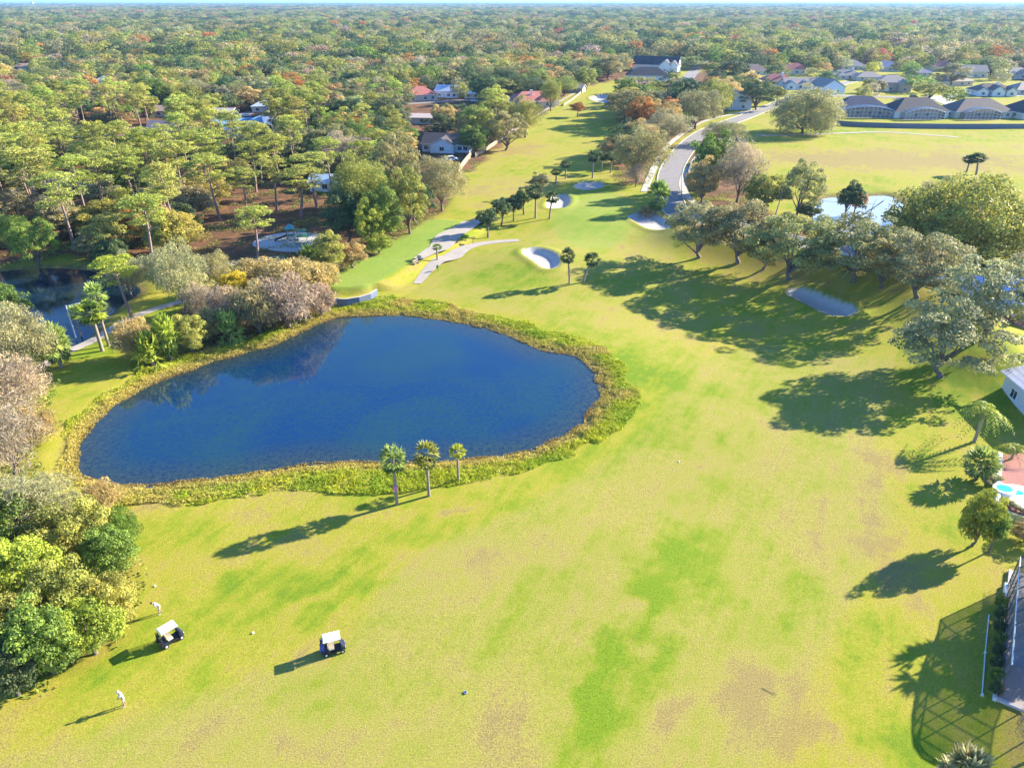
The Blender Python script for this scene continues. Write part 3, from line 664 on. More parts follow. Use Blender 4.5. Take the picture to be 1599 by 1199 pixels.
# oak row on the right
G = 'oaks in a row along the street'
for i, q in enumerate([(1093,386,309,105,'grey','rounded dusty oak at the far end of the row, beside the big sand bunker'),
    (1155,392,314,115,'grey','dusty oak second from the far end of the row'),(1236,414,328,140,'oak','grey-green oak with a visible forked trunk on bare ground in the row'),
    (1335,428,338,155,'oak','wide grey-green oak in the row in front of the white pond'),(1432,462,362,140,'grey','pinkish grey oak in the row behind the shaded bunker'),
    (1535,528,392,160,'moss','largest pale oak in the row, beside the right photo edge'),(1468,588,474,178,'moss','pale broad oak at the near end of the row by bright grass')]):
    T('oak%d' % (i % 5), *q, G)
T('oak2',1195,402,350,75,'oak','low grey-green oak squeezed between the forked oak and the far end of the row',G)
T('oak4',1378,440,372,90,'tan','small brownish oak in the row between the wide one and the pinkish one',G)
# behind the row
for q in [('giant0',1492,412,282,215,'olive','huge rounded olive tree mass right of the white pond'),('bushy1',1425,392,330,80,'tan','brownish tree left of the huge olive tree by the white pond'),
    ('bushy2',1580,400,330,110,'green','green tree cut by the right photo edge beyond the oak row'),('fine0',1470,345,277,90,'moss','silvery tree peeping over the huge olive tree'),
    ('oak3',1243,340,253,78,'oak','tall tree with airy crown left of the white pond'),('small1',1320,352,286,42,'dark','dark conical tree in front of the white pond'),
    ('small0',1333,340,300,32,'rust','orange tree behind the dark conical tree at the white pond'),('bushy2',1262,342,315,40,'dark','dark low bush below the airy tree left of the white pond'),
    ('bushy0',1108,300,205,72,'green','tall green tree on the right side of the road bend'),('bare0',1150,318,218,72,'pinkbare','leafless pinkish tree right of the road bend'),
    ('bushy1',1095,318,250,56,'tan','brown and green tree at the inner kerb of the road bend'),('bushy2',1190,332,268,66,'olive','olive tree between the road bend and the utility pole'),
    ('fine2',1130,225,190,70,'grey','grey shrubby tree above the road bend'),('giant1',1253,208,134,116,'grey','big round pinkish grey oak alone before the screened houses'),
    ('fine0',996,283,200,92,'oak','big grey oak between the far green and the road'),('bare1',992,292,255,34,'pinkbare','small leafless pink tree below the big grey oak'),
    ('fine1',1040,228,172,78,'moss','moss-hung grey oak beside the upper sidewalk'),('fine2',1085,202,140,74,'grey','grey oak right of the orange tree'),
    ('oak0',985,196,134,92,'oak','round grey-green oak behind the orange tree'),('bushy0',1003,205,152,50,'rust','orange tree in front of grey oaks beside the upper fairway'),
    ('bushy2',1065,185,118,50,'dark','dark tree between the dark roofed house and the grey oaks'),('fine0',1115,185,125,60,'olive','olive tree left of the house with the white chimney'),
    ('oak4',1180,172,122,62,'dark','dark oak at the upper road in front of red roof'),('small2',1212,165,135,26,'olive','small tree on the verge of the upper road'),
    ('oak2',1140,140,88,62,'dark','dark oak behind the white chimney'),('oak0',1265,108,78,75,'oak','spreading oak behind the blue and white houses'),('oak3',1225,100,70,60,'dark','dark oak behind the red roofed houses'),
    ('oak1',1480,135,98,60,'moss','grey oak between the far tan houses'),('bushy0',1356,145,122,22,'olive','small olive tree in front of tan houses'),('bushy1',1372,147,126,24,'grey','small grey tree in front of tan houses'),
    ('small0',1283,98,70,24,'red','bright red tree in the wood above blue roof'),
    ('small2',902,183,160,26,'rust','little brown leafed tree alone on the upper fairway'),('fine1',860,174,122,34,'olive','tall narrow olive tree beside the terracotta roof'),
    ('oak3',820,115,88,44,'rust','orange tree in front of the wood behind the terracotta roof'),('small0',862,118,101,26,'rust','small orange tree right of the bigger orange one'),
    ('bushy0',915,140,104,36,'olive','rounded olive tree at the top left of the upper fairway'),('bushy1',950,125,88,50,'oak','grey-green tree left of the dark roofed house'),
    # fairway edge of the central wood
    ('fine0',820,215,152,62,'olive','olive oak at the fence of the upper fairway'),('oak1',790,235,172,70,'oak','grey-green oak at the fairway fence behind the white house'),
    ('bushy0',742,240,196,50,'green','glossy green tree right of the white gabled house'),('oak0',712,205,158,72,'dark','dark oak over the white gabled house'),
    ('fine2',690,330,245,80,'grey','grey oak bulging over the fairway edge'),('oak3',640,365,262,78,'olive','olive tree at the fairway edge of the wood'),
    ('bushy2',600,378,285,70,'green','dark green dense tree by the tee'),('fine1',565,370,240,90,'olive','tall olive tree behind the tee'),('oak4',620,320,205,90,'oak','wide grey-green oak in the wood behind the tee'),
    ('bushy1',545,380,290,80,'dark','dark dense tree beside the playground'),('bushy0',580,386,310,50,'lime','light yellow-green small tree at the wood edge by the tee'),
    ('bushy1',518,428,364,52,'olive','rounded bush at the near end of the wood by the tee'),('bushy2',552,418,376,46,'tan','lower rounded bush between tee and wood'),('palmlow',488,418,385,44,'green','dark spiky palmetto left of the tee'),
    ('bushy0',592,396,366,40,'lime','low light bush at the wood edge above the tee')]:
    T(*q)
# around the near pond, upper left bank
G = 'leafless brush on the pond bank'
for i, q in enumerate([(452,512,440,100,'pinkbare','wide leafless pinkish thicket left of the retaining wall'),(500,494,448,56,'pinkbare','leafless pinkish thicket touching the retaining wall'),
    (405,520,450,80,'grey','greyish leafless thicket between the yellow bush and the water'),(365,512,455,66,'pinkbare','pinkish leafless thicket below the yellow bush'),
    (460,470,408,100,'tan','tan brush behind the pinkish thickets'),(400,450,408,80,'tan','straw coloured brush by the sandy park path'),(510,450,412,50,'tan','tan brush at the left end of the tee')]):
    T('brush%d' % (i % 2), *q, G)
for q in [('bushy1',372,478,427,62,'yellow','golden yellow bush behind the pond'),('palmlow',448,478,435,46,'green','dark palmetto rising out of the brush'),
    ('palmlow',362,533,488,46,'palm','bright palmetto at the upper left pond edge'),('palmshort',268,562,496,42,'lime','slim yellow-green palm cluster by the pond bank'),
    ('palmlow',240,572,524,54,'lime','broad low palmetto left of the slim palm cluster'),('bushy0',300,548,492,66,'olive','olive bush between the palm cluster and the thickets'),
    ('brush0',215,560,505,70,'tan','tan and green thicket behind the low palmetto'),('bushy2',330,530,480,50,'grey','grey bush under the park oaks'),
    ('palm1',160,548,471,50,'lime','tall yellow-green palm on the park lawn beside the path'),('palm0',170,540,444,38,'palm','palm just behind the tallest lawn palm'),
    ('palmshort',96,573,510,52,'palm','leafy palm on the lawn left of the path'),('palm0',128,528,478,20,'palm','thin hidden palm beside the dark pond'),
    ('pine2',206,495,402,74,'lime','leaning light green tree beside the dark pond'),('fine1',290,488,380,92,'moss','silvery airy tree on the park lawn'),
    ('fine2',345,460,395,60,'grey','greyish airy tree by the sandy path'),('bare2',320,500,440,60,'pinkbare','thin leafless tree on the lawn near the pond'),
    ('fine0',42,590,478,110,'moss','silvery moss-hung oak left of the park path'),('bare0',70,572,520,52,'grey','mossy low tree right of the silvery oak'),
    ('bushy0',18,570,515,70,'lime','yellow-green tree at the left photo edge in front of the silvery oak'),('bare1',40,660,560,110,'pinkbare','pinkish bare tree at the left photo edge'),
    ('brush1',60,690,640,70,'tan','brown bush beside the marsh at the left'),('bare2',25,742,628,110,'pinkbare','large whitish leafless tree at the left photo edge by the pond'),
    ('bare0',78,850,742,120,'moss','silver leafless tree rising over the near left thicket'),('bushy0',130,880,790,112,'olive','olive tree in the near left thicket below the silver tree'),
    ('bushy1',178,900,828,92,'green','green tree at the fairway side of the near left thicket'),('bushy2',30,880,770,110,'green','green tree at the left photo edge beside the silver tree'),
    ('bushy1',50,960,850,130,'lime','vine-covered yellow-green tree in the near left thicket'),('bushy0',110,985,890,120,'olive','olive tree in the middle of the near left thicket'),
    ('bushy2',185,978,900,86,'olive','olive tree nearest the two golfers'),('bushy2',15,1030,930,120,'olive','olive tree at the left photo edge, lower part'),
    ('bushy1',85,1050,950,120,'green','green tree near the bottom of the left thicket'),('bushy0',150,1020,942,96,'lime','light tree beside the golf cart shadow'),
    ('bushy1',30,1085,1010,90,'dark','dark bush lowest in the left thicket'),('brush0',165,800,758,60,'tan','tan brush between the silver tree and the marsh'),
    ('brush1',200,850,800,50,'green','green brush at the corner of the near left thicket'),('bare1',20,820,745,80,'grey','grey dead tree at the left photo edge beside the marsh'),
    ('bushy2',-60,1000,880,150,'olive','olive tree mostly cut off by the left photo edge'),('bushy0',-50,880,760,150,'green','green tree mostly cut off by the left photo edge'),
    # right edge
    ('palmfeather',1521,690,607,80,'lime','feather palm with bright fronds beside the pale house'),('palmshort',1524,748,704,54,'palm','bushy round palm left of the pool deck'),
    ('palmfeather',1577,722,684,52,'lime','small bright fan palm inside the pool deck corner'),('bushy0',1518,852,768,62,'lime','glossy tropical tree below the pool deck'),
    ('small0',1543,862,800,34,'green','slim small tree on the bare patch below the pool deck'),('bushy2',1600,845,818,48,'tan','brown clipped bush at the right photo edge'),
    ('palmlow',1505,1225,1182,84,'moss','pale spiky fan palm at the bottom right'),('bare1',1612,1185,1090,90,'pinkbare','pinkish leafless tree in the bottom right corner')]:
    T(*q)
for q in [('palm1',1655,940,820,80,'palm','tall palm just outside the right edge'),('palmfeather',1700,900,800,120,'palm','feather palm beyond the right edge'),('bushy1',1680,985,900,120,'green','tree beyond the right edge')]:
    T(*q)
# pines of the park (individual crowns seen)
G = 'tall pines of the lakeside park'
for i, q in enumerate([(117,388,270,78,'pine with a long bare trunk in front of the pink shrub'),(239,420,305,84,'tall pine with a straight pale trunk behind the dark pond'),(403,408,325,62,'pine with a thin trunk by the sandy path'),
    (470,340,262,70,'pine beside the playground'),(432,330,246,58,'slender pine left of the playground pines'),(495,325,238,60,'pine right behind the playground'),(345,345,240,66,'pine over the orange pine straw'),
    (386,340,262,60,'pine leaning over the playground lawn'),(165,345,240,76,'broad pine left of the central park pines'),(62,350,235,84,'pine at the far left of the park'),(22,300,208,90,'pine at the left photo edge of the park'),
    (218,330,228,70,'pine whose crown touches the parked car clearing'),(285,330,222,74,'pine below the small pale blue house'),(330,300,205,70,'pine in front of the blue roofs'),(120,290,200,84,'pine behind the long trunked pine'),
    (180,285,195,74,'pine in the middle of the left wood'),(250,290,205,66,'pine before the white gabled small house'),(400,300,222,56,'pine left of the white car clearing'),(440,290,210,56,'pine in the central wood with rounded crown'),
    (380,262,190,56,'pine below the blue roofed houses'),(70,275,190,80,'wide pine above the far left park pine'),(520,300,215,52,'pine at the left side of the central oaks')]):
    T('pine%d' % (i % 5), q[0], q[1], q[2], q[3], 'pine', q[4], G)
for q in [('bushy2',8,520,440,90,'green','leafy green tree at the left photo edge on the near bank of the dark pond'),('fine0',205,462,395,60,'moss','airy grey tree at the right end of the dark pond'),
    ('bushy1',178,425,372,58,'dark','dark tree on the far bank of the dark pond'),('oak2',62,418,340,80,'green','green spreading tree on the far bank at the left of the dark pond'),('bare0',262,455,395,62,'moss','pale bare tree between the dark pond and the park lawn')]:
    T(*q)
T('bare1',38,350,298,50,'pinkbare','pink leafless shrub tree among the far left pines')
T('bushy1',140,400,365,44,'moss','pale small tree on the bank of the dark pond'); T('fine1',22,392,335,62,'green','green tree on the left bank of the dark pond')
# clipped shrubs beside the screen cage
G = 'clipped shrubs in a row beside the screen cage'
nS = ['first','second','third','fourth','fifth','sixth','seventh','eighth']
for i in range(8):
    t = i/7; px = 1559-8*t; py = 950+135*t
    T('bushy%d' % (i % 3), px, py, py-22, 20+2*t, 'dark' if i % 3 else 'green', 'clipped round shrub, %s from the far end of the row by the screen cage' % nS[i], G, name='clipped_shrub', cat='shrub')
# ------------------------------------------------------------------ houses
HOUSES = []
def roof_mesh(Wd, D, hw, rh, kind, ov=0.6, th=0.22):
    x0, x1, y0, y1 = -Wd/2-ov, Wd/2+ov, -ov, D+ov; z0 = hw-0.12
    if kind == 'hip':
        k = min(Wd, D)/2+ov
        if Wd >= D: r0, r1 = (x0+k, (y0+y1)/2), (x1-k, (y0+y1)/2)
        else: r0, r1 = (0, y0+k), (0, y1-k)
        if abs(r0[0]-r1[0])+abs(r0[1]-r1[1]) < 0.3: r1 = (r0[0]+0.3, r0[1])
    elif kind == 'gx': r0, r1 = (x0, (y0+y1)/2), (x1, (y0+y1)/2)
    else: r0, r1 = (0, y0), (0, y1)
    V = []
    for dz in (0, -th):
        V += [(x0, y0, z0+dz), (x1, y0, z0+dz), (x1, y1, z0+dz), (x0, y1, z0+dz), (*r0, z0+rh+dz), (*r1, z0+rh+dz)]
    alongx = abs(r0[0]-r1[0]) >= abs(r0[1]-r1[1])
    top = [(0, 1, 5, 4), (1, 2, 5), (2, 3, 4, 5), (3, 0, 4)] if alongx else [(0, 1, 4), (1, 2, 5, 4), (2, 3, 5), (3, 0, 4, 5)]
    if kind == 'gx': top = [(0, 1, 5, 4), (2, 3, 4, 5)]
    if kind == 'gy': top = [(1, 2, 5, 4), (3, 0, 4, 5)]
    Fc = top+[tuple(i+6 for i in f[::-1]) for f in top]
    if kind == 'gx': edge = [(0, 1), (1, 5), (5, 2), (2, 3), (3, 4), (4, 0)]
    elif kind == 'gy': edge = [(0, 4), (4, 1), (1, 2), (2, 5), (5, 3), (3, 0)]
    else: edge = [(0, 1), (1, 2), (2, 3), (3, 0)]
    return V, Fc, [(a, b_, b_+6, a+6) for a, b_ in edge]
def add_roof(parent, Wd, D, hw, rh, kind, col, ov=0.6):
    V, Fc, E = roof_mesh(Wd, D, hw, rh, kind, ov); mb = MB(); mb.add(V, Fc, M['roof']); mb.add(V, E, M['trim'])
    return mb.build('roof', parent, col)
def add_walls(parent, Wd, D, hw, rh, kind, col, name='wall', ov=0.6):
    mb = MB(); mb.box(-Wd/2, Wd/2, 0, D, -0.8, hw-0.14, M['wall'])
    g = rh*(0.97)-0.25; z = hw-0.14
    if kind == 'gy':
        for y0 in (0.0, D-0.2): mb.add([(-Wd/2, y0, z), (Wd/2, y0, z), (0, y0, z+g*(Wd/2)/(Wd/2+ov)), (-Wd/2, y0+.2, z), (Wd/2, y0+.2, z), (0, y0+.2, z+g*(Wd/2)/(Wd/2+ov))], [(0, 1, 2), (3, 5, 4), (0, 2, 5, 3), (1, 4, 5, 2)], M['wall'])
    if kind == 'gx':
        for x0 in (-Wd/2, Wd/2-0.2): mb.add([(x0, 0, z), (x0, D, z), (x0, D/2, z+g), (x0+.2, 0, z), (x0+.2, D, z), (x0+.2, D/2, z+g)], [(0, 1, 2), (3, 5, 4), (0, 2, 5, 3), (1, 4, 5, 2)], M['wall'])
    return mb.build(name, parent, col)
def add_window(parent, x, z, ww, hh, y=0.0, side=None, name='window'):
    fr = MB(); gl = MB(); t = 0.09
    for a0, a1, b0, b1 in ((-ww/2-t, ww/2+t, -t, 0), (-ww/2-t, ww/2+t, hh, hh+t), (-ww/2-t, -ww/2, 0, hh), (ww/2, ww/2+t, 0, hh), (-0.03, 0.03, 0, hh)):
        fr.box(a0, a1, -0.07, 0.0, b0, b1, M['trim'])
    gl.box(-ww/2, ww/2, -0.035, 0.0, 0, hh, M['glass'])
    f = fr.build(name, parent); gl.build('pane', f)
    f.location = (x, y, z); 
    if side: f.rotation_euler = (0, 0, side)
    return f
def house(px, py, Wd, D, rot, roofk, roofc, wallc, label, hw=2.9, rh=2.6, wins=(-0.3, 0.1, 0.35), door=None, garage=None, chimney=None, wing=None, cage=None, group='houses of the neighbourhood', dormer=None, name='house', keep=None, sidewin=True):
    p = gp(px, py); root = empty(name, (p.x, p.y, p.z), R(rot), label, 'house', group)
    add_walls(root, Wd, D, hw, rh, roofk, wallc); rf = add_roof(root, Wd, D, hw, rh, roofk, roofc)
    for f in wins: add_window(root, f*Wd, 0.9, 1.5, 1.3)
    if sidewin:
        for s, a in ((1, 90), (-1, -90)):
            for f in (0.3, 0.7): add_window(root, s*Wd/2, 0.95, 1.3, 1.2, D*f, R(a))
    if door is not None:
        mb = MB(); mb.box(-0.5, 0.5, -0.06, 0, 0.0, 2.1, M['wood']); mb.box(-0.62, -0.5, -0.08, 0, 0, 2.2, M['trim']); mb.box(0.5, 0.62, -0.08, 0, 0, 2.2, M['trim']); mb.build('door', root, loc=(door*Wd, 0, 0.05))
    if garage is not None:
        mb = MB()
        for k in range(4): mb.box(-2.4, 2.4, -0.06-0.01*(k % 2), 0, 0.05+k*0.55, 0.57+k*0.55, M['white'])
        mb.build('garage_door', root, loc=(garage*Wd, 0, 0))
    if chimney is not None:
        mb = MB(); mb.box(-0.55, 0.55, -0.45, 0.45, -1.0, 2.2, M['wall']); mb.box(-0.68, 0.68, -0.58, 0.58, 2.2, 2.4, M['trim']); mb.build('chimney', rf, (0.72, 0.72, 0.70), loc=(chimney[0]*Wd, chimney[1]*D, hw+rh*0.6))
    if dormer:
        for dx in dormer:
            dm = MB(); dm.box(-0.9, 0.9, 0, 3.0, 0, 1.3, M['wall']); dm.add([(-1.15, -.25, 1.25), (1.15, -.25, 1.25), (0, -.25, 2.1), (-1.15, 3.2, 1.25), (1.15, 3.2, 1.25), (0, 3.2, 2.1)], [(0, 1, 2), (0, 2, 5, 3), (1, 4, 5, 2)], M['trim'])
            dm.box(-0.4, 0.4, -0.05, 0, 0.3, 1.1, M['glass']); dm.build('dormer', rf, wallc, loc=(dx*Wd, D*0.14, hw+0.4))
    if wing:   # (x offset, width, forward depth, kind, wall height, roof rise)
        for (wx, ww, wd_, wk, wh, wr) in wing:
            e = MB(); e.box(-ww/2, ww/2, -wd_, 0, -0.8, wh-0.14, M['wall'])
            if wk == 'gy':
                z = wh-0.14; g = wr*0.9-0.2; e.add([(-ww/2, -wd_, z), (ww/2, -wd_, z), (0, -wd_, z+g), (-ww/2, -wd_+.2, z), (ww/2, -wd_+.2, z), (0, -wd_+.2, z+g)], [(0, 1, 2), (3, 5, 4), (0, 2, 5, 3), (1, 4, 5, 2)], M['wall'])
            wo_ = e.build('wing_wall', root, wallc, loc=(wx*Wd, 0.02, 0))
            V, Fc, E_ = roof_mesh(ww, wd_+D*0.45, wh, wr, wk, 0.5); mb = MB(); mb.add(V, Fc, M['roof']); mb.add(V, E_, M['trim']); mb.build('wing_roof', root, roofc, loc=(wx*Wd, -wd_, 0.03))
            add_window(root, wx*Wd, 0.9, 1.6, 1.3, -wd_)
    if cage: screen_cage(root, *cage)
    kk = keep or (Wd*0.5)
    HOUSES.append((px, py, kk/depth(px, py)*F, hgt_px(px, py, hw+rh*0.9), Wd, D, p.x, p.y, rot))
    return root
def hgt_px(px, py, h):
    p = at(px, py); return py-pr(p.x, p.y, h)[1]
def arch(u, hh, rise): return hh+rise*(1-abs(2*u-1)**2.2)
def screen_cage(parent, x0, x1, dep, hh, rise, n=10):
    """pool cage in front of the house: bowed top, post grid and screen"""
    fr = MB(); sc = MB(); r = 0.07; nx_ = n; L = x1-x0
    tops = [arch(i/nx_, hh, rise) for i in range(nx_+1)]
    for i in range(nx_+1):
        x = x0+L*i/nx_; h = tops[i]
        fr.bar((x, -dep, 0), (x, -dep, h), r, M['alu'], sides=4); fr.bar((x, -dep, h), (x, -0.65, h+0.15), r, M['alu'], sides=4)
        if i < nx_:
            x2 = x0+L*(i+1)/nx_; h2 = tops[i+1]
            fr.bar((x, -dep, h), (x2, -dep, h2), r*1.3, M['alu'], sides=4); fr.bar((x, -0.65, h+0.15), (x2, -0.65, h2+0.15), r, M['alu'], sides=4)
            for k in (0.33, 0.66):
                fr.bar((x, -dep, h*k), (x2, -dep, h2*k), r*0.7, M['alu'], sides=4)
                fr.bar((x, -dep*(1-k), h+.05), (x2, -dep*(1-k), h2+.05), r*0.7, M['alu'], sides=4)
            sc.add([(x, -dep, 0.1), (x2, -dep, 0.1), (x2, -dep, h2), (x, -dep, h)], [(0, 1, 2, 3)], M['screen'])
            sc.add([(x, -dep, h), (x2, -dep, h2), (x2, -0.65, h2+.15), (x, -0.65, h+.15)], [(0, 1, 2, 3)], M['screen'])
    for x, h in ((x0, tops[0]), (x1, tops[-1])):
        sc.add([(x, -dep, 0.1), (x, 0, 0.1), (x, 0, h), (x, -dep, h)], [(0, 1, 2, 3)], M['screen'])
    fr.box(x0-.2, x1+.2, -dep-.2, -0.05, -0.7, 0.08, M['concrete'])
    f = fr.build('screen_enclosure', parent); sc.build('screen_mesh', f); return f
DK = (0.075, 0.062, 0.066); BR = (0.17, 0.12, 0.105); TN = (0.34, 0.27, 0.235); RD = (0.46, 0.16, 0.125); GR = (0.19, 0.18, 0.19)
WH = (0.74, 0.74, 0.74); CRM = (0.62, 0.55, 0.46); BLW = (0.60, 0.70, 0.80)
g = 'houses with screened pool cages'
house(1348,182,26,16,-4,'hip',(0.09,0.085,0.12),CRM,'dark roofed house with bowed white pool cage, leftmost of the row',hw=3.2,rh=5.4,group=g,cage=(-12.5,12.5,5.0,3.3,1.9,12),wins=(-.1,.1,.3),keep=12)
house(1438,185,27,16,4,'hip',DK,WH,'dark roofed house with a long white side wall and pool cage, second in the row',hw=3.2,rh=5.6,group=g,cage=(-11,8.5,5.0,3.2,1.9,10),wins=(-.1,.1,.4),keep=12)
house(1535,185,28,16,2,'hip',BR,CRM,'brown roofed house with palms before its pool cage, third in the row',hw=3.2,rh=5.2,group=g,cage=(-12,5,5.0,3.2,1.9,9),wins=(.3,.42,-.1),keep=13)
house(1634,186,26,17,8,'hip',DK,CRM,'dark roofed house cut off by the right photo edge',rh=6,group=g,keep=11)
house(1300,148,17,14,18,'gy',TN,BLW,'pale blue gabled house with a blank wall, centre of the second row',hw=4.0,rh=4.6,wins=(-.1,.2),keep=9)
house(1255,140,24,12,2,'gx',TN,BLW,'long pale blue house with two white dormers',hw=3.2,rh=3.6,dormer=(-.3,.02),wins=(-.4,-.1,.2),wing=[(-.4,6,3,'gy',3.2,2.2)],keep=12)
house(1215,134,22,14,-8,'hip',RD,BLW,'red roofed house with white chimney beyond the upper road',rh=4.0,chimney=(.12,.35),wins=(-.4,-.25,.0,.3),wing=[(.25,8,4,'hip',2.9,2.4)],keep=11)
house(1322,124,22,13,0,'hip',GR,CRM,'grey roofed low house with white chimney behind the blue gabled house',rh=3.2,chimney=(.25,.4),wing=[(-.2,8,4,'hip',2.9,2.0)],keep=11)
house(1358,127,18,12,-3,'hip',TN,CRM,'small tan roofed house between two larger ones',rh=3.0,keep=9)
house(1395,143,21,15,-6,'hip',TN,(0.50,0.38,0.30),'tan two storey house with a big pinkish hip roof',hw=5.4,rh=3.6,wins=(-.35,-.1,.15,.35),wing=[(.25,7,4,'gy',4.6,2.6)],garage=-.25,keep=11)
house(1497,135,22,14,14,'hip',TN,CRM,'tan hip roofed house behind the third screened house',hw=3.2,rh=3.4,keep=11)
house(1518,122,20,13,-8,'gx',TN,CRM,'pale long roofed house nearest the wood on the right',hw=4.5,rh=4.0,keep=10)
house(1553,150,22,13,-5,'hip',BR,WH,'house with three white gables and white chimney on the right',rh=3.6,chimney=(.1,.4),wing=[(-.38,6,3,'gy',3.0,2.2),(0,7,4,'gy',3.2,2.8),(.36,6,3,'gy',3,2.2)],keep=11)
house(1608,148,18,13,5,'hip',TN,CRM,'tan roofed house at the right photo edge, second row',rh=3.6,keep=9)
for q in [(1240,116,-6,RD,'red roofed house in the second line behind the chimney house'),(1332,110,5,GR,'grey-blue roof at the wood edge above the low grey house'),(1472,112,-8,RD,'reddish roof at the wood edge between grey oaks'),
          (1592,124,6,GR,'grey roof near the wood at the upper right photo edge'),(1385,112,-4,(0.16,0.17,0.28),'blue-grey roof just above the two storey house'),(1180,118,8,BR,'brown roof between dark trees left of the red roofed house')]:
    house(q[0],q[1],20,13,q[2],'hip',q[3],CRM,q[4],hw=3.4,rh=4.2,keep=9)
house(1440,120,14,12,0,'hip',(0.16,0.13,0.24),CRM,'small blue-grey roofed house half hidden by trees',rh=3.0,keep=6)
house(1012,127,30,17,-6,'hip',DK,BLW,'large dark hip roofed house at the end of the upper fairway',hw=3.6,rh=5.2,wins=(-.3,-.1,.1,.3),keep=15)
house(1022,112,36,15,-22,'gx',DK,WH,'long dark ridged house with white gable ends behind the large hip roof',hw=5.0,rh=6.0,wing=[(.25,9,6,'gy',5.0,4.2),(.42,8,5,'gy',5,3.6)],keep=16)
house(1155,96,26,13,6,'gx',DK,BLW,'dark roofed house with blue-white gable in the wood',hw=3.6,rh=4.2,wing=[(-.35,8,4,'gy',3.6,3.2)],keep=13)
house(1082,144,12,14,10,'gy',(0.20,0.09,0.10),(0.55,0.40,0.34),'narrow red roofed house between dark trees',hw=3.6,rh=3.8,keep=6)
house(1151,172,15,12,6,'gy',TN,(0.56,0.60,0.66),'grey house with tall white chimney beside an orange bush',hw=5.0,rh=4.2,chimney=(-.2,.15),wins=(-.25,.2),keep=8)
house(660,158,17,13,18,'hip',RD,CRM,'pinkish red roofed house in the wood left of the upper fairway',hw=3.4,rh=4.0,keep=9)
house(697,153,14,12,-15,'gx',(0.42,0.50,0.60),(0.50,0.62,0.74),'pale blue gabled house beside the pinkish roof',hw=3.8,rh=2.8,keep=8)
house(738,154,10,9,0,'gx',(0.45,0.60,0.74),WH,'small light blue roofed shed by the cul-de-sac',hw=2.6,rh=1.6,keep=5,wins=(-.25,.2),garage=None)
house(837,167,26,15,16,'hip',RD,CRM,'terracotta tiled house with several hips beside the upper fairway',hw=3.2,rh=4.0,wing=[(-.25,9,5,'hip',3.2,3.0),(.2,9,4,'hip',3.2,3.0)],chimney=(-.05,.3),keep=12)
house(795,167,12,9,0,'gx',(0.40,0.17,0.13),CRM,'low terracotta shed roof between palms',hw=2.6,rh=1.8,keep=5)
house(898,145,9,8,-20,'gx',TN,(0.42,0.36,0.33),'little pinkish pavilion at the head of the upper fairway',hw=2.8,rh=2.0,keep=5,wins=(0,))
house(696,238,18,12,-10,'gx',DK,BLW,'white gabled house with dark roof beside the upper fairway',hw=3.1,rh=3.0,wing=[(-.05,9,2.2,'gy',3.0,2.6)],wins=(-.42,-.3,.3,.42),keep=10)
house(652,194,20,10,-5,'gx',(0.50,0.40,0.36),CRM,'flat pale tan roof in the central wood',hw=3,rh=1.2,keep=8)
house(258,213,13,11,10,'gx',(0.14,0.12,0.15),(0.60,0.64,0.78),'small pale blue house with grey roof in the left wood',hw=3.1,rh=2.8,wins=(-.15,.3),keep=8)
house(375,213,20,13,25,'gx',(0.16,0.33,0.50),(0.30,0.55,0.72),'blue metal roofed house in the left wood',hw=3.2,rh=3.2,keep=9)
house(405,203,16,12,-20,'hip',(0.42,0.50,0.60),WH,'pale glittering roof right behind the blue one',hw=3,rh=2.6,keep=8)
house(341,187,13,10,0,'gx',(0.42,0.38,0.36),CRM,'light grey low house above the wood clearing with garage',hw=3.0,rh=1.8,garage=-.2,wins=(.3,),keep=8)
house(416,176,14,11,8,'hip',(0.44,0.50,0.62),CRM,'little domed grey roof behind the sunny lawn',hw=3.2,rh=2.6,keep=6)
house(262,183,14,10,0,'gx',(0.36,0.24,0.19),CRM,'brownish roof behind the pines of the left wood',hw=3,rh=2.0,keep=6)
house(175,218,12,9,-6,'hip',(0.30,0.17,0.15),CRM,'reddish small roof, left of two in the left wood',hw=2.8,rh=2.2,keep=6)
house(208,222,12,10,10,'hip',(0.32,0.12,0.12),CRM,'dark red roof, right of two in the left wood',hw=2.8,rh=2.4,keep=6)
house(135,216,12,8,0,'gx',(0.45,0.34,0.28),CRM,'pale tan long roof below the left wood oaks',hw=2.8,rh=1.8,keep=6)
house(40,110,24,10,0,'gx',(0.42,0.26,0.20),WH,'long low house with white front in the far left wood',hw=3,rh=2.0,keep=12)
house(163,134,14,11,5,'hip',(0.66,0.62,0.58),WH,'white roofed house far in the left wood',hw=3,rh=2.6,keep=8)
house(100,112,9,10,0,'gy',(0.62,0.62,0.62),WH,'tiny white gable far in the left wood',hw=3.4,rh=3.0,keep=5,wins=(0,))
house(160,142,9,8,0,'gx',(0.10,0.22,0.42),WH,'small blue roof far in the left wood',hw=2.6,rh=1.8,keep=5)
house(505,75,18,12,0,'gx',(0.40,0.20,0.18),CRM,'distant red roof in the middle of the wood',hw=3.5,rh=3.0,keep=9)
house(593,82,30,14,4,'gx',(0.40,0.20,0.20),CRM,'distant pinkish red roof above the orange trees',hw=4,rh=3.6,keep=13)
house(112,302,14,9,5,'gx',(0.45,0.36,0.32),CRM,'pale roof glimpsed between the left park pines',hw=2.8,rh=1.6,keep=4)
house(508,300,9,8,0,'gx',(0.30,0.42,0.56),WH,'small pale blue hut behind the playground pines',hw=2.8,rh=1.8,keep=5,wins=(0,))
house(1640,520,16,18,12,'hip',(0.14,0.30,0.62),(0.34,0.12,0.16),'blue roofed dark red house cut by the right photo edge',hw=4.0,rh=3.2,keep=4,group='houses at the right edge')
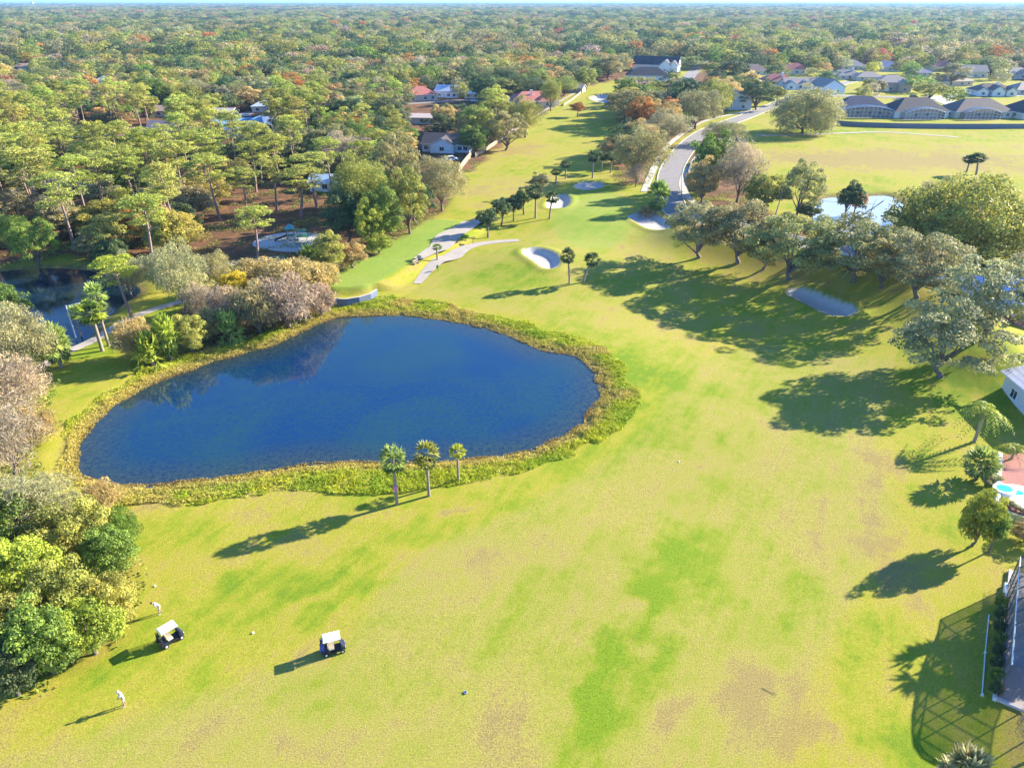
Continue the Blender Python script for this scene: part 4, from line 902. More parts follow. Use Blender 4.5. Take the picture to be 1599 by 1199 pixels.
house(1714,672,15,9.5,-3,'gy',(0.62,0.60,0.66),(0.62,0.60,0.62),'pale grey roofed house cut by the right photo edge',hw=3.6,rh=2.6,keep=5,group='houses at the right edge',sidewin=True)

# ------------------------------------------------------------------ pool deck and screen cage at the right edge
p = gp(1556, 798); q = gp(1562, 716)
root = empty('pool_terrace', (p.x, p.y, 0), 0, 'red paved pool terrace with white kidney pool at the right photo edge', 'pool terrace')
z0 = max(p.z, q.z)+0.55
dx, dy = q.x-p.x, q.y-p.y
deck = [(0, 0), (1.2, -1.3), (3, -2.4), (6, -3.2), (16, -4), (16, dy+4), (dx+3, dy+.5), (dx, dy)]
mb = MB(); mb.prism(deck, -1.0, z0-p.z*0, M['pavers']); mb.build('paving', root)
def strip(mb, pts, w_, z0_, z1_, mat):
    for a, b_ in zip(pts[:-1], pts[1:]):
        a = np.array(a); b_ = np.array(b_); n_ = np.array([-(b_-a)[1], (b_-a)[0]]); n_ = n_/np.linalg.norm(n_)*w_/2
        mb.prism([tuple(a+n_), tuple(a-n_), tuple(b_-n_), tuple(b_+n_)], z0_, z1_, mat)
mb = MB(); strip(mb, [(-.12, 0), (dx-.12, dy+.2)], 0.45, -1, z0+.28, M['trim']); mb.build('border_wall', root)
mb = MB(); strip(mb, [(-.1, -.1), (1.1, -1.45), (3, -2.55), (6, -3.4), (16, -4.2)], 0.3, -1, z0+.12, plain('cream_wall', (0.60, 0.50, 0.22), 0.8)); mb.build('retaining_wall', root)
def blobp(cx, cy, a, b_, n_=28, w_=0.0): return [(cx+a*(1+w_*math.sin(2*t))*math.cos(t), cy+b_*math.sin(t)) for t in np.linspace(0, 2*math.pi, n_+1)[:-1]]
mb = MB(); mb.prism(blobp(3.9, 1.3, 2.4, 2.9), z0-.02, z0+.05, M['white']); mb.prism(blobp(2.35, 2.9, 1.2, 1.05), z0-.02, z0+.42, M['white']); mb.build('pool_coping', root)
wm = plain('pool_water', (0.06, 0.46, 0.48), 0.08, 0.15, 1.5)
mb = MB(); mb.prism(blobp(4.6, .6, 1.1, 1.5), z0, z0+.054, wm); mb.prism(blobp(2.35, 2.9, .85, .72), z0, z0+.425, wm); mb.prism(blobp(3.75, 2.6, .7, .5), z0, z0+.058, wm); mb.build('water', root)
for i, (a, b_) in enumerate([(1.2, 4.4), (2.2, 4.9), (1.3, .9), (1.5, .2), (1.7, -.5), (2.2, -1.1), (3.0, 5.0)]):
    plant('brush%d' % (i % 2), p.x+a, p.y+b_, 0.6, 0.55, jit(PAL['moss'][0]), 'pale ornamental grass tuft on the pool terrace, %s from its far corner' % ['third','second','fourth','fifth','sixth','seventh','first'][i], 'ornamental grass on the pool terrace', 'ornamental_grass', 'plant', z=z0)
# big screen cage
p = gp(1556, 1083); q = gp(1570, 935)
ang = math.atan2(q.y-p.y, q.x-p.x); L = math.hypot(q.x-p.x, q.y-p.y)+1.5
root = empty('pool_cage_house', (p.x, p.y, p.z), ang-math.pi/2, 'house with large dark screened pool cage in the lower right corner', 'house')
mb = MB(); mb.box(0, 22, -0.8, L+3, -1.0, 0.25, plain('pool_deck', (0.60, 0.52, 0.52), 0.8, 0.08)); mb.build('pool_deck', root)
mb = MB(); mb.box(3.2, 6.5, 0.8, L-2.5, 0.2, 0.262, wm); mb.build('pool_water', root)
mb = MB(); mb.box(-0.25, 0.0, -0.9, L+.5, -.5, 0.34, M['trim']); mb.build('deck_edge', root)
fr = MB(); sc = MB(); ns = 9; hw = 3.9; prof = [(0, 0.25), (0, hw), (0.9, hw+1.4), (2.2, hw+2.3), (8, hw+2.8)]
def pt(i, k):
    u_, z_ = prof[k]; yy = -0.5+(L+0.7)*i/ns
    e = 1-abs(2*i/ns-1)**3.0     # the ends of the roof come down
    zz = z_ if k < 2 else hw+(z_-hw)*(0.25+0.75*e); return (u_, yy, zz)
for i in range(ns+1):
    for k in range(len(prof)-1): fr.bar(pt(i, k), pt(i, k+1), 0.05, M['bronze'], sides=4)
    if i < ns:
        for k in range(1, len(prof)): fr.bar(pt(i, k), pt(i+1, k), 0.06 if k == 1 else 0.045, M['alu'] if k == 1 else M['bronze'], sides=4)
        for k in range(len(prof)-1):
            sc.add([pt(i, k), pt(i+1, k), pt(i+1, k+1), pt(i, k+1)], [(0, 1, 2, 3)], M['screen'])
        a = pt(i, 0); b_ = pt(i+1, 0); fr.bar((a[0], a[1], 1.3), (b_[0], b_[1], 1.3), 0.035, M['bronze'], sides=4)
for i in (0, ns):
    y_ = pt(i, 0)[1]; top = [pt(i, k) for k in range(1, len(prof))]
    sc.add([(0, y_, .25)]+top+[(8, y_, .25)], [tuple(range(len(top)+2))], M['screen'])
    for x_ in (2, 4, 6): fr.bar((x_, y_, .25), (x_, y_, hw+.3), 0.05, M['bronze'], sides=4)
f = fr.build('screen_enclosure', root); sc.build('screen_mesh', f)
mb = MB(); mb.box(8.2, 20, -6, L+6, -.5, 3.1, M['wall']); mb.build('wall', root, CRM)
V, Fc, E_ = roof_mesh(12, L+12, 3.2, 3.0, 'hip'); mb = MB(); mb.add(V, Fc, M['roof']); mb.add(V, E_, M['trim']); mb.build('roof', root, BR, loc=(14.2, -6, 0))

# ------------------------------------------------------------------ vehicles
def car(px, py, rot, col, label, van=False):
    p = gp(px, py); root = empty('parked_car', (p.x, p.y, p.z+0.12), R(rot), label, 'car', 'cars parked in the neighbourhood')
    h = 1.75 if van else 1.42
    prof = [(-2.25, .35), (-2.3, .8), (-1.9, .95 if not van else 1.1), (-1.5, h-.05), (-.2, h), (.75, h-.05), (1.35, 1.0), (2.15, .85), (2.3, .6), (2.28, .35)]
    mb = MB(); n = len(prof); V = [(x_, s*(0.88 if z_ < 1.05 else 0.70), z_) for s in (-1, 1) for x_, z_ in prof]
    mb.add(V, [tuple(range(n)), tuple(range(n, 2*n))[::-1]]+[(i, i+n, (i+1) % n+n, (i+1) % n) for i in range(n)], M['paint']); mb.build('body', root, col, bevel=0.04)
    g_ = MB(); g_.add([(1.31, -.66, 1.05), (1.31, .66, 1.05), (.80, .6, h-.08), (.80, -.6, h-.08)], [(0, 1, 2, 3)], M['glass'])
    for v_ in range(4): g_.v[v_] = (g_.v[v_][0]+.03, g_.v[v_][1], g_.v[v_][2]+.03)
    g_.build('windscreen', root)
    for s in (-1, 1):
        w_ = MB(); w_.add([(-1.5, s*.80, 1.02), (1.1, s*.80, 1.02), (.7, s*.735, h-.12), (-1.3, s*.735, h-.12)], [(0, 1, 2, 3)], M['glass']); w_.build('side_window', root)
        for x_ in (-1.4, 1.4):
            w_ = MB(); w_.lathe([(.22, -.1), (.33, -.1), (.33, .1), (.22, .1)], (x_, s*.84, .33), M['rubber'], 12, 'Y'); wh = w_.build('wheel', root)
            r_ = MB(); r_.lathe([(.05, -.11), (.21, -.11), (.21, .11), (.05, .11)], (x_, s*.84, .33), M['metal'], 10, 'Y'); r_.build('rim', wh)
        l_ = MB(); l_.box(2.22, 2.31, s*.72-.14, s*.72+.14, .6, .74, M['white']); l_.build('headlight', root)
car(291,212,15,(0.03,0.04,0.05),'dark car at the mouth of the street beside the small pale blue house')
car(332,198,12,(0.62,0.62,0.62),'white car on the driveway of the light grey low house')
car(352,203,20,(0.10,0.12,0.20),'dark blue car parked on the shaded street in the left wood')
car(300,290,5,(0.55,0.57,0.55),'silver car in the clearing between the park pines', True)
car(385,183,8,(0.7,0.7,0.7),'white car behind the blue metal roof')
car(740,160,0,(0.55,0.6,0.68),'pale car in front of the small light blue shed')
car(1426,153,0,(0.05,0.05,0.07),'dark car on the street behind the second screened house')
car(1130,172,-5,(0.10,0.05,0.06),'dark red car behind the big grey oak by the upper road', True)
car(705,252,20,(0.75,0.77,0.8),'white boat-like van in the shaded yard of the white gabled house', True)

# ------------------------------------------------------------------ golf carts
def cart(px, py, rot, label, bagc):
    K_ = .88; p = gp(px, py); root = empty('golf_cart', (p.x, p.y, p.z), R(rot), label, 'golf cart', 'golf carts on the fairway'); root.scale = (K_, K_, .95)
    mb = MB()   # floor + front cowl + rear body, heading +X
    mb.box(-.55, .75, -.56, .56, .26, .36, M['black']); 
    mb.add([(.72, -.56, .30), (.72, .56, .30), (1.18, .48, .34), (1.18, -.48, .34), (.70, -.55, .86), (.70, .55, .86), (.88, .50, .88), (.88, -.50, .88), (1.20, .42, .62), (1.20, -.42, .62)],
           [(0, 3, 2, 1), (0, 1, 5, 4), (4, 5, 6, 7), (7, 6, 8, 9), (9, 8, 2, 3), (0, 4, 7, 9, 3), (1, 2, 8, 6, 5)], M['navy'])
    mb.box(-1.12, -.20, -.55, .55, .34, .66, M['navy']); mb.box(-1.16, -.95, -.5, .5, .30, .42, M['black']); mb.build('body', root, bevel=0.03)
    mb = MB(); mb.box(-.42, .12, -.54, .54, .66, .80, M['cream']); mb.build('seat', root, bevel=0.03)
    mb = MB()
    for s in (-1, 1): mb.box(-.52, -.40, s*.29-.24, s*.29+.24, .88, 1.22, M['cream'])
    mb.build('backrest', root, bevel=0.03)
    mb = MB(); mb.box(-.88, .82, -.60, .60, 1.80, 1.86, M['white']); mb.box(-.82, .76, -.52, .52, 1.86, 1.90, M['white']); mb.build('roof', root, bevel=0.025)
    for s in (-1, 1):
        mb = MB(); mb.bar((.88, s*.47, .86), (.62, s*.52, 1.80), .02, M['black']); mb.build('roof_post', root)
        mb = MB(); mb.bar((-.55, s*.52, .66), (-.76, s*.52, 1.80), .02, M['black']); mb.build('roof_post', root)
        for x_, w_ in ((-.72, .12), (.86, .10)):
            t_ = MB(); t_.lathe([(.11, -w_), (.225, -w_), (.235, -w_*.5), (.235, w_*.5), (.225, w_), (.11, w_)], (x_, s*.50, .235), M['rubber'], 16, 'Y'); wh = t_.build('wheel', root)
            r_ = MB(); r_.lathe([(.03, -w_*1.05), (.11, -w_*1.02), (.11, w_*1.02), (.03, w_*1.05)], (x_, s*.50, .235), M['white'], 12, 'Y'); r_.build('rim', wh)
        l_ = MB(); l_.box(1.14, 1.215, s*.34-.09, s*.34+.09, .48, .60, M['white']); l_.build('headlight', root)
        l_ = MB(); l_.box(-1.17, -1.12, s*.42-.06, s*.42+.06, .50, .60, M['red']); l_.build('tail_light', root)
    mb = MB(); mb.bar((.78, .26, .84), (.48, .26, 1.02), .018, M['black'])
    for k in range(12):
        a0, a1 = k*math.pi/6, (k+1)*math.pi/6; f_ = lambda a: (.48+.17*.5*math.cos(a), .26+.17*math.sin(a), 1.02+.17*.85*math.cos(a)); mb.bar(f_(a0), f_(a1), .014, M['black'])
    mb.build('steering_wheel', root)
    mb = MB(); mb.add([(.87, -.45, .90), (.87, .45, .90), (.66, .48, 1.72), (.66, -.48, 1.72)], [(0, 1, 2, 3)], M['screen']); mb.build('windshield', root)
    ca, sa = math.cos(R(rot)), math.sin(R(rot))
    for i, (s, c_, d) in enumerate(bagc):
        bx, by = -1.0*K_, s*.27*K_; r_ = empty('golf_bag', (p.x+bx*ca-by*sa, p.y+bx*sa+by*ca, p.z+.42), R(rot), d, 'golf bag', 'golf bags on the carts')
        mb = MB(); mb.lathe([(.10, 0), (.13, .05), (.125, .5), (.145, .78), (.15, .86), (.12, .86)], (0, 0, 0), M[c_], 12); mb.box(-.2, -.1, -.1, .1, .12, .5, M[c_]); mb.build('bag', r_)
        mb = MB()
        for k in range(7):
            a = k*0.9; mb.bar((.06*math.cos(a), .06*math.sin(a), .8), (.1*math.cos(a), .1*math.sin(a), 1.05+.03*(k % 3)), .008, M['metal'], sides=5); mb.box(.1*math.cos(a)-.035, .1*math.cos(a)+.035, .1*math.sin(a)-.02, .1*math.sin(a)+.02, 1.04+.03*(k % 3), 1.09+.03*(k % 3), M['red'] if (c_ == 'blue' and k < 3) else M['black'])
        mb.build('club', r_)
cart(268, 1001, 48, 'golf cart with white roof near the thicket, seen from behind', [(1, 'black', 'black golf bag, far one on the cart near the thicket'), (-1, 'black', 'black golf bag, near one on the cart near the thicket')])
cart(521, 1016, 18, 'navy golf cart with white roof alone on the open fairway', [(1, 'black', 'black golf bag, far one on the cart on the open fairway'), (-1, 'blue', 'blue golf bag on the near side of the cart on the open fairway')])

# ------------------------------------------------------------------ people
def skin_mesh(name, pts, edges, mat, parent, sub=1, root_i=0):
    me = bpy.data.meshes.new(name); bm = bmesh.new(); L_ = bm.verts.layers.skin.verify(); vs = [bm.verts.new(p_[:3]) for p_ in pts]
    for i, p_ in enumerate(pts): vs[i][L_].radius = (p_[3], p_[4] if len(p_) > 4 else p_[3])
    vs[root_i][L_].use_root = True
    for a_, b_ in edges: bm.edges.new((vs[a_], vs[b_]))
    bm.to_mesh(me); bm.free()
    me.materials.append(mat); o = link(name, me, parent)
    md = o.modifiers.new('skin', 'SKIN'); md.use_smooth_shade = True; md.branch_smoothing = 0.6
    s_ = o.modifiers.new('sub', 'SUBSURF'); s_.levels = sub; s_.render_levels = sub; return o
def person(px, py, rot, label, bend, hat, legs, club):
    p = gp(px, py); root = empty('person', (p.x, p.y, p.z), R(rot), label, 'person', 'golfers on the fairway')
    cb, sb = math.cos(bend), math.sin(bend); H0 = .95
    def up(x_, y_, z_): return (x_*cb+z_*sb, y_, H0+z_*cb-x_*sb)      # torso frame, tilts forward (+X)
    pts = []; ed = []
    def addp(co, r_, prev=None):
        pts.append((*co, *(r_ if isinstance(r_, tuple) else (r_,)))); i = len(pts)-1
        if prev is not None: ed.append((prev, i))
        return i
    pel = addp(up(0, 0, 0), (.12, .15)); wa = addp(up(0, 0, .17), (.105, .135), pel); ch = addp(up(.01, 0, .36), (.12, .165), wa); sh = addp(up(0, 0, .50), (.08, .12), ch)
    nk = addp(up(.01, 0, .58), .052, sh); hd = addp(up(.04, 0, .68), (.085, .078), nk); tp = addp(up(.03, 0, .79), (.072, .068), hd)
    addp(up(.125, 0, .675), .014, hd)                                   # nose
    for s in (-1, 1):
        addp(up(.02, s*.085, .68), .016, hd)                            # ear
        hip = addp((up(0, 0, 0)[0]*1, s*.10, H0-.06), .095, pel); kx, ky, kz, fx = legs[0 if s < 0 else 1]
        kn = addp((kx, s*ky, kz), .060, hip); ank = addp((fx, s*(ky+.02), .09), .040, kn); heel = addp((fx-.02, s*(ky+.02), .045), .042, ank); addp((fx+.17, s*(ky+.05), .035), .035, heel)
        S_ = addp(up(0, s*.19, .47), .055, sh); E1 = addp(up(.10, s*.24, .22), .041, S_); hand = up(.34, s*.06, .10) if club else up(.22, s*.12, .02)
        Wr = addp(tuple(0.85*hand[k]+0.15*pts[E1][k] for k in range(3)), .027, E1); pm = addp(hand, (.020, .038), Wr)
        d = np.array(hand)-np.array(pts[Wr][:3]); d = d/np.linalg.norm(d); dn = np.array([0, 0, -1.0])
        for j in range(4):
            o_ = np.array([0, (j-1.5)*.019, 0]); b0 = np.array(hand)+d*.03+o_; l_ = [.030, .036, .034, .027][j]
            a_ = addp(tuple(b0), .0095, pm); c_ = addp(tuple(b0+d*l_+dn*.010), .0088, a_); addp(tuple(b0+d*l_*1.2+dn*(.022+l_*.5)), .0080, c_)
        a_ = addp(tuple(np.array(hand)+np.array([0, -s*.042, .0])), .011, pm); addp(tuple(np.array(hand)+d*.035+np.array([0, -s*.055, -.01])), .0095, a_)
    skin_mesh('body', pts, ed, M['skin'], root, 1)
    # clothes
    P_ = [(*up(0, 0, .02), .135, .175), (*up(0, 0, .18), .125, .16), (*up(.01, 0, .36), .14, .185), (*up(0, 0, .49), .10, .14), (*up(0, 0, .545), .062, .068)]; E_ = [(0, 1), (1, 2), (2, 3), (3, 4)]
    for s in (-1, 1):
        P_ += [(*up(0, s*.19, .475), .075), (*up(.06, s*.225, .32), .068)]; k = len(P_)-2; E_ += [(3, k), (k, k+1)]
    skin_mesh('shirt', P_, E_, M['shirt'], root, 1)
    P_ = [(*up(0, 0, .04), .14, .175), (*up(0, 0, -.04), .13, .17)]; E_ = [(0, 1)]
    for s in (-1, 1):
        kx, ky, kz, fx = legs[0 if s < 0 else 1]; P_ += [(up(0, 0, 0)[0], s*.10, H0-.10, .105), (kx*.85, s*ky, kz+.08, .088)]; k = len(P_)-2; E_ += [(1, k), (k, k+1)]
    skin_mesh('shorts', P_, E_, M['shorts'], root, 1)
    for s in (-1, 1):
        kx, ky, kz, fx = legs[0 if s < 0 else 1]; skin_mesh('shoe', [(fx-.04, s*(ky+.02), .05, .052, .05), (fx+.06, s*(ky+.035), .045, .048, .05), (fx+.19, s*(ky+.05), .035, .036, .045)], [(0, 1), (1, 2)], M['white'], root, 1)
    h_ = MB(); c = up(.03, 0, .74)
    for i, (rr_, zz_) in enumerate([(.098, -.03), (.102, .02), (.088, .07), (.05, .105), (.01, .115)]): pass
    h_.lathe([(.094, -.02), (.100, .02), (.088, .07), (.05, .105), (.01, .115)], (0, 0, 0), M['white'] if hat else M['hair'], 14)
    if hat: h_.add([(.07, -.085, 0), (.21, -.06, -.02), (.21, .06, -.02), (.07, .085, 0), (.07, -.085, .012), (.21, -.06, -.008), (.21, .06, -.008), (.07, .085, .012)], [(0, 3, 2, 1), (4, 5, 6, 7), (0, 1, 5, 4), (1, 2, 6, 5), (2, 3, 7, 6), (3, 0, 4, 7)], M['white'])
    ho = h_.build('cap' if hat else 'hair', root, sm=True, loc=c); ho.rotation_euler = (0, bend, 0)
    f_ = MB()
    for s in (-1, 1): q_ = up(.113, s*.034, .70); f_.box(q_[0]-.006, q_[0]+.006, q_[1]-.012, q_[1]+.012, q_[2]-.006, q_[2]+.006, M['black'])
    f_.build('eyes', root); f_ = MB(); q_ = up(.112, 0, .632); f_.box(q_[0]-.006, q_[0]+.004, -.024, .024, q_[2]-.006, q_[2]+.005, M['red']); f_.build('mouth', root)
    if club:
        ca, sa = math.cos(R(rot)), math.sin(R(rot)); hand = up(.36, 0, .10); r_ = empty('golf_club', (p.x, p.y, p.z), R(rot), club, 'golf club')
        mb = MB(); tipx = hand[0]+.35; mb.bar((hand[0]-.03, 0, hand[2]+.12), (hand[0]+.03, 0, hand[2]-.12), .014, M['black']); mb.build('grip', r_)
        mb = MB(); mb.bar((hand[0]+.03, 0, hand[2]-.12), (tipx, 0, .05), .006, M['metal']); mb.build('shaft', r_)
        mb = MB(); mb.box(tipx-.02, tipx+.02, -.02, .09, .01, .055, M['metal']); mb.build('club_head', r_)
person(252, 957, 205, 'golfer in pale blue shirt bending forward near the thicket', R(42), False, [(.10, .10, .52, -.06), (.14, .12, .50, .10)], None)
person(196, 1101, 200, 'golfer in white cap and pale blue shirt standing by himself', R(10), True, [(.03, .10, .50, -.02), (.05, .11, .50, .03)], 'golf club held by the golfer in the white cap')

# ------------------------------------------------------------------ street furniture and small things
def lamp(px, py, ty, label, arm=1.6, rz=0):
    p = gp(px, py); h = hgt(px, py, ty); r_ = empty('street_lamp', (p.x, p.y, p.z), R(rz), label, 'street lamp')
    mb = MB(); mb.bar((0, 0, -.5), (0, 0, h), .11, M['alu'], .07, 8); mb.build('pole', r_)
    mb = MB(); mb.bar((0, 0, h-.1), (arm, 0, h+.15), .045, M['alu']); mb.build('arm', r_)
    mb = MB(); mb.box(arm-.1, arm+.65, -.16, .16, h+.06, h+.22, M['white']); mb.build('lamp_head', r_, bevel=.03)
lamp(120, 531, 476, 'pale street lamp leaning over the dark pond beside the park path', rz=10)
lamp(1228, 190, 160, 'thin street lamp on the verge of the upper road', .9)
def pole(px, py, ty, label, arms=3, lean=0.0, col='metal', nm='utility_pole'):
    p = gp(px, py); h = hgt(px, py, ty); r_ = empty(nm, (p.x, p.y, p.z), R(20), label, 'utility pole', 'utility poles behind the oak row')
    mb = MB(); mb.bar((0, 0, -.5), (lean, 0, h), .16, M[col], .10, 8); mb.build('pole', r_)
    for k in range(arms):
        z_ = h-.4-k*1.0; mb = MB(); mb.bar((-.9+lean*z_/h, 0, z_), (.9+lean*z_/h, 0, z_), .05, M[col])
        for x_ in (-.85, .85): mb.lathe([(.05, 0), (.09, .08), (.09, .16), (.04, .24)], (x_+lean*z_/h, 0, z_), M['white'], 8)
        mb.build('cross_arm', r_)
    return (p.x, p.y, h)
a = pole(1209, 340, 299, 'silver utility pole left of the airy tree by the white pond', 3, 1.2); b_ = pole(1354, 352, 324, 'thin dark utility pole in front of the white pond', 1, 0.3, 'wood'); c_ = pole(1434, 392, 340, 'silver utility pole before the huge olive tree', 3, 1.4)
mb = MB()
for s in (-.85, .85):
    for u0, u1 in ((a, b_), (b_, c_)):
        prev = None
        for k in range(13):
            t = k/12; q = (u0[0]+(u1[0]-u0[0])*t+s*.9, u0[1]+(u1[1]-u0[1])*t, (u0[2]*(1-t)+u1[2]*t)-.2-2.0*4*t*(1-t)*.4)
            if prev: mb.bar(prev, q, .02, M['black'], sides=4)
            prev = q
tag(mb.build('power_line'), 'thin sagging power lines between the poles before the white pond', 'power line')
r_ = gp(1333, 344); mb = MB(); mb.bar((0, 0, -.3), (7.0, 0.5, 5.0), .20, M['trunk'], .09); mb.bar((4.2, .3, 3.0), (5.5, 1.5, 5.4), .08, M['trunk'], .03); mb.bar((5.2, .35, 3.7), (6.8, -.6, 5.9), .07, M['trunk'], .03)
o = mb.build('dead_tree', loc=r_); tag(o, 'bare leaning dead trunk across the white pond', 'dead tree')
# pink panel on the palm trunk
q = gp(620, 787); mb = MB(); mb.prism([(.22*math.cos(a_), .22*math.sin(a_)) for a_ in np.linspace(0, 2*math.pi, 13)[:-1]], 1.9, 2.6, M['pink']); tag(mb.build('trunk_sign', loc=(q.x, q.y, q.z)), 'pink panel wrapped round the trunk of the leftmost pond palm', 'sign')
# sprinkler / yardage disc
q = gp(727, 1081, .03); mb = MB(); mb.lathe([(.17, 0), (.17, .05), (.14, .06), (.02, .06)], (0, 0, 0), M['metal'], 16); mb.lathe([(.09, .061), (.09, .075), (.02, .075)], (0, 0, 0), M['black'], 12); tag(mb.build('yardage_marker', loc=q), 'small round white marker disc set in the fairway turf', 'marker')
q = gp(1190, 1074, .04); mb = MB(); mb.bar((0, 0, 0), (1.0, -.7, .02), .022, M['trunk'], .012); mb.bar((.7, -.5, .02), (1.1, -.4, .1), .02, M['trunk'], .01); tag(mb.build('fallen_branch', loc=q), 'thin dark fallen branch lying on the brown turf', 'branch')
for i, (px, py, d) in enumerate([(1060, 721, 'tiny white tee marker on the fairway right of the pond'), (242, 915, 'small pale stone on the grass by the near left thicket'), (395, 988, 'small pale stone between the two golf carts')]):
    q = gp(px, py, .0); mb = MB(); mb.lathe([(.10, 0), (.12, .05), (.08, .11), (.02, .13)], (0, 0, 0), M['white'], 9); tag(mb.build('white_marker' if i == 0 else 'pale_stone', loc=q), d, 'marker' if i == 0 else 'stone')
# tee furniture beside the cart path
def bench(px, py, rot, label):
    p = gp(px, py); r_ = empty('golf_bench', (p.x, p.y, p.z), R(rot), label, 'bench')
    mb = MB(); mb.box(-.9, .9, -.22, .22, .42, .48, M['wood']); mb.build('seat', r_); mb = MB(); mb.box(-.9, .9, .20, .26, .62, .95, M['wood']); mb.build('backrest', r_)
    for s in (-.7, .7): mb = MB(); mb.box(s-.05, s+.05, -.2, .24, -.2, .42, M['metal']); mb.box(s-.04, s+.04, .2, .25, .42, .95, M['metal']); mb.build('leg', r_)
bench(650, 412, 60, 'wooden bench at the left tip of the cart path')
q = gp(684, 424); r_ = empty('ball_washer', q, 0, 'green ball washer post on the near side of the cart path', 'ball washer')
mb = MB(); mb.bar((0, 0, -.2), (0, 0, .9), .06, M['green'], sides=8); mb.build('post', r_); mb = MB(); mb.lathe([(.12, .85), (.17, .9), (.17, 1.35), (.1, 1.42)], (0, 0, 0), M['green'], 10); mb.build('washer', r_); mb = MB(); mb.box(-.3, -.1, -.2, .2, .7, 1.2, M['green']); mb.build('rubbish_box', r_)
q = gp(655, 408); r_ = empty('tee_sign', q, R(-20), 'small grey tee sign behind the bench on the cart path', 'sign')
mb = MB(); mb.box(-.5, .5, -.04, .04, .7, 1.3, M['metal']); mb.build('board', r_)
for s in (-.4, .4): mb = MB(); mb.bar((s, 0, -.2), (s, 0, .7), .04, M['metal']); mb.build('post', r_)
# retaining wall below the tee
pts = [(498,462),(515,466),(540,467),(560,464),(577,459),(588,452)]
P_ = [(at(*a_, 1.3).x, at(*a_, 1.3).y) for a_ in pts]; mb = MB(); strip(mb, P_, .35, -2.0, 1.3, plain('seawall_concrete', (0.12, 0.15, 0.22), 0.85, 0.25, 2)); strip(mb, P_, .4, 1.3, 1.37, M['concrete'])
tag(mb.build('retaining_wall'), 'grey retaining wall with pale cap below the tee at the pond', 'wall')
# fences
def fence(pts, h, label, mat='wood', posts=True, group=None):
    P_ = [gp(*a_) for a_ in pts]; r_ = empty('fence', P_[0], 0, label, 'fence', group); o0 = P_[0]
    for a_, c_ in zip(P_[:-1], P_[1:]):
        a_, c_ = a_-o0, c_-o0; n_ = Vector((-(c_-a_).y, (c_-a_).x, 0)).normalized()*.03; mb = MB()
        mb.add([tuple(a_+n_+Vector((0, 0, -.2))), tuple(a_-n_+Vector((0, 0, -.2))), tuple(a_-n_+Vector((0, 0, h))), tuple(a_+n_+Vector((0, 0, h))), tuple(c_+n_+Vector((0, 0, -.2))), tuple(c_-n_+Vector((0, 0, -.2))), tuple(c_-n_+Vector((0, 0, h))), tuple(c_+n_+Vector((0, 0, h)))],
               [(0, 1, 2, 3), (4, 7, 6, 5), (0, 3, 7, 4), (1, 5, 6, 2), (3, 2, 6, 7)], M[mat]); mb.build('panel', r_)
        mb = MB(); mb.box(a_.x-.07, a_.x+.07, a_.y-.07, a_.y+.07, a_.z-.2, a_.z+h+.12, M[mat]); mb.build('post', r_)
fence([(716,272),(722,262),(730,252),(738,243)], 2.0, 'tan timber fence at the corner of the white gabled house yard')
fence([(742,246),(765,232),(790,215),(812,200),(830,190)], 1.5, 'weathered fence along the left side of the upper fairway', 'wood')
fence([(880,166),(892,158),(905,148),(912,140)], 1.3, 'timber fence rising along the head of the upper fairway', 'wood')
fence([(1285,194),(1340,198),(1400,200),(1480,201),(1560,201),(1640,201)], 2.0, 'long slate wall, blue shade in its colour, behind the screened houses', 'shadowed')
fence([(1086,300),(1078,288),(1074,272),(1080,255)], 1.0, 'dark railing between road and sidewalk at the bend', 'bronze')
fence([(1533,1086),(1538,1020),(1544,960)], .12, 'low pale metal fence beside the clipped shrubs', 'alu')
# playground
q = gp(455, 376); r_ = empty('play_structure', q, R(15), 'green playground tower with slide on the blue-grey sand', 'playground')
mb = MB()
for x_ in (-.8, .8):
    for y_ in (-.8, .8): mb.bar((x_, y_, -.2), (x_, y_, 3.0), .07, M['wood'])
mb.box(-.9, .9, -.9, .9, 1.25, 1.35, M['green']); mb.build('tower', r_)
mb = MB(); mb.add([(-1.1, -1.1, 3.0), (1.1, -1.1, 3.0), (1.1, 1.1, 3.0), (-1.1, 1.1, 3.0), (0, 0, 4.1)], [(0, 3, 2, 1), (0, 1, 4), (1, 2, 4), (2, 3, 4), (3, 0, 4)], M['teal']); mb.build('tower_roof', r_)
mb = MB(); mb.add([(-.9, -.35, 1.35), (-.9, .35, 1.35), (-3.8, .35, .25), (-3.8, -.35, .25), (-.9, -.35, 1.6), (-.9, .35, 1.6), (-3.8, .35, .5), (-3.8, -.35, .5)], [(0, 1, 2, 3), (0, 3, 7, 4), (1, 5, 6, 2)], M['black']); mb.build('slide', r_)
mb = MB(); mb.box(1.5, 3.6, -1.0, 1.0, 1.0, 1.1, M['green']); mb.bar((1.5, -1, 0), (1.5, -1, 2.2), .06, M['green']); mb.bar((3.6, -1, 0), (3.6, -1, 2.2), .06, M['green']); mb.bar((1.5, 1, 0), (1.5, 1, 2.2), .06, M['green']); mb.bar((3.6, 1, 0), (3.6, 1, 2.2), .06, M['green']); mb.box(1.4, 3.7, -1.1, 1.1, 2.2, 2.3, M['green']); mb.build('platform', r_)
mb = MB(); 
for k in range(9):
    a0, a1 = k*.5, (k+1)*.5; mb.bar((1.2+.7*math.cos(a0), -2.2+.7*math.sin(a0), 2.4-.25*k), (1.2+.7*math.cos(a1), -2.2+.7*math.sin(a1), 2.15-.25*k), .22, M['cream'])
mb.build('spiral_slide', r_)
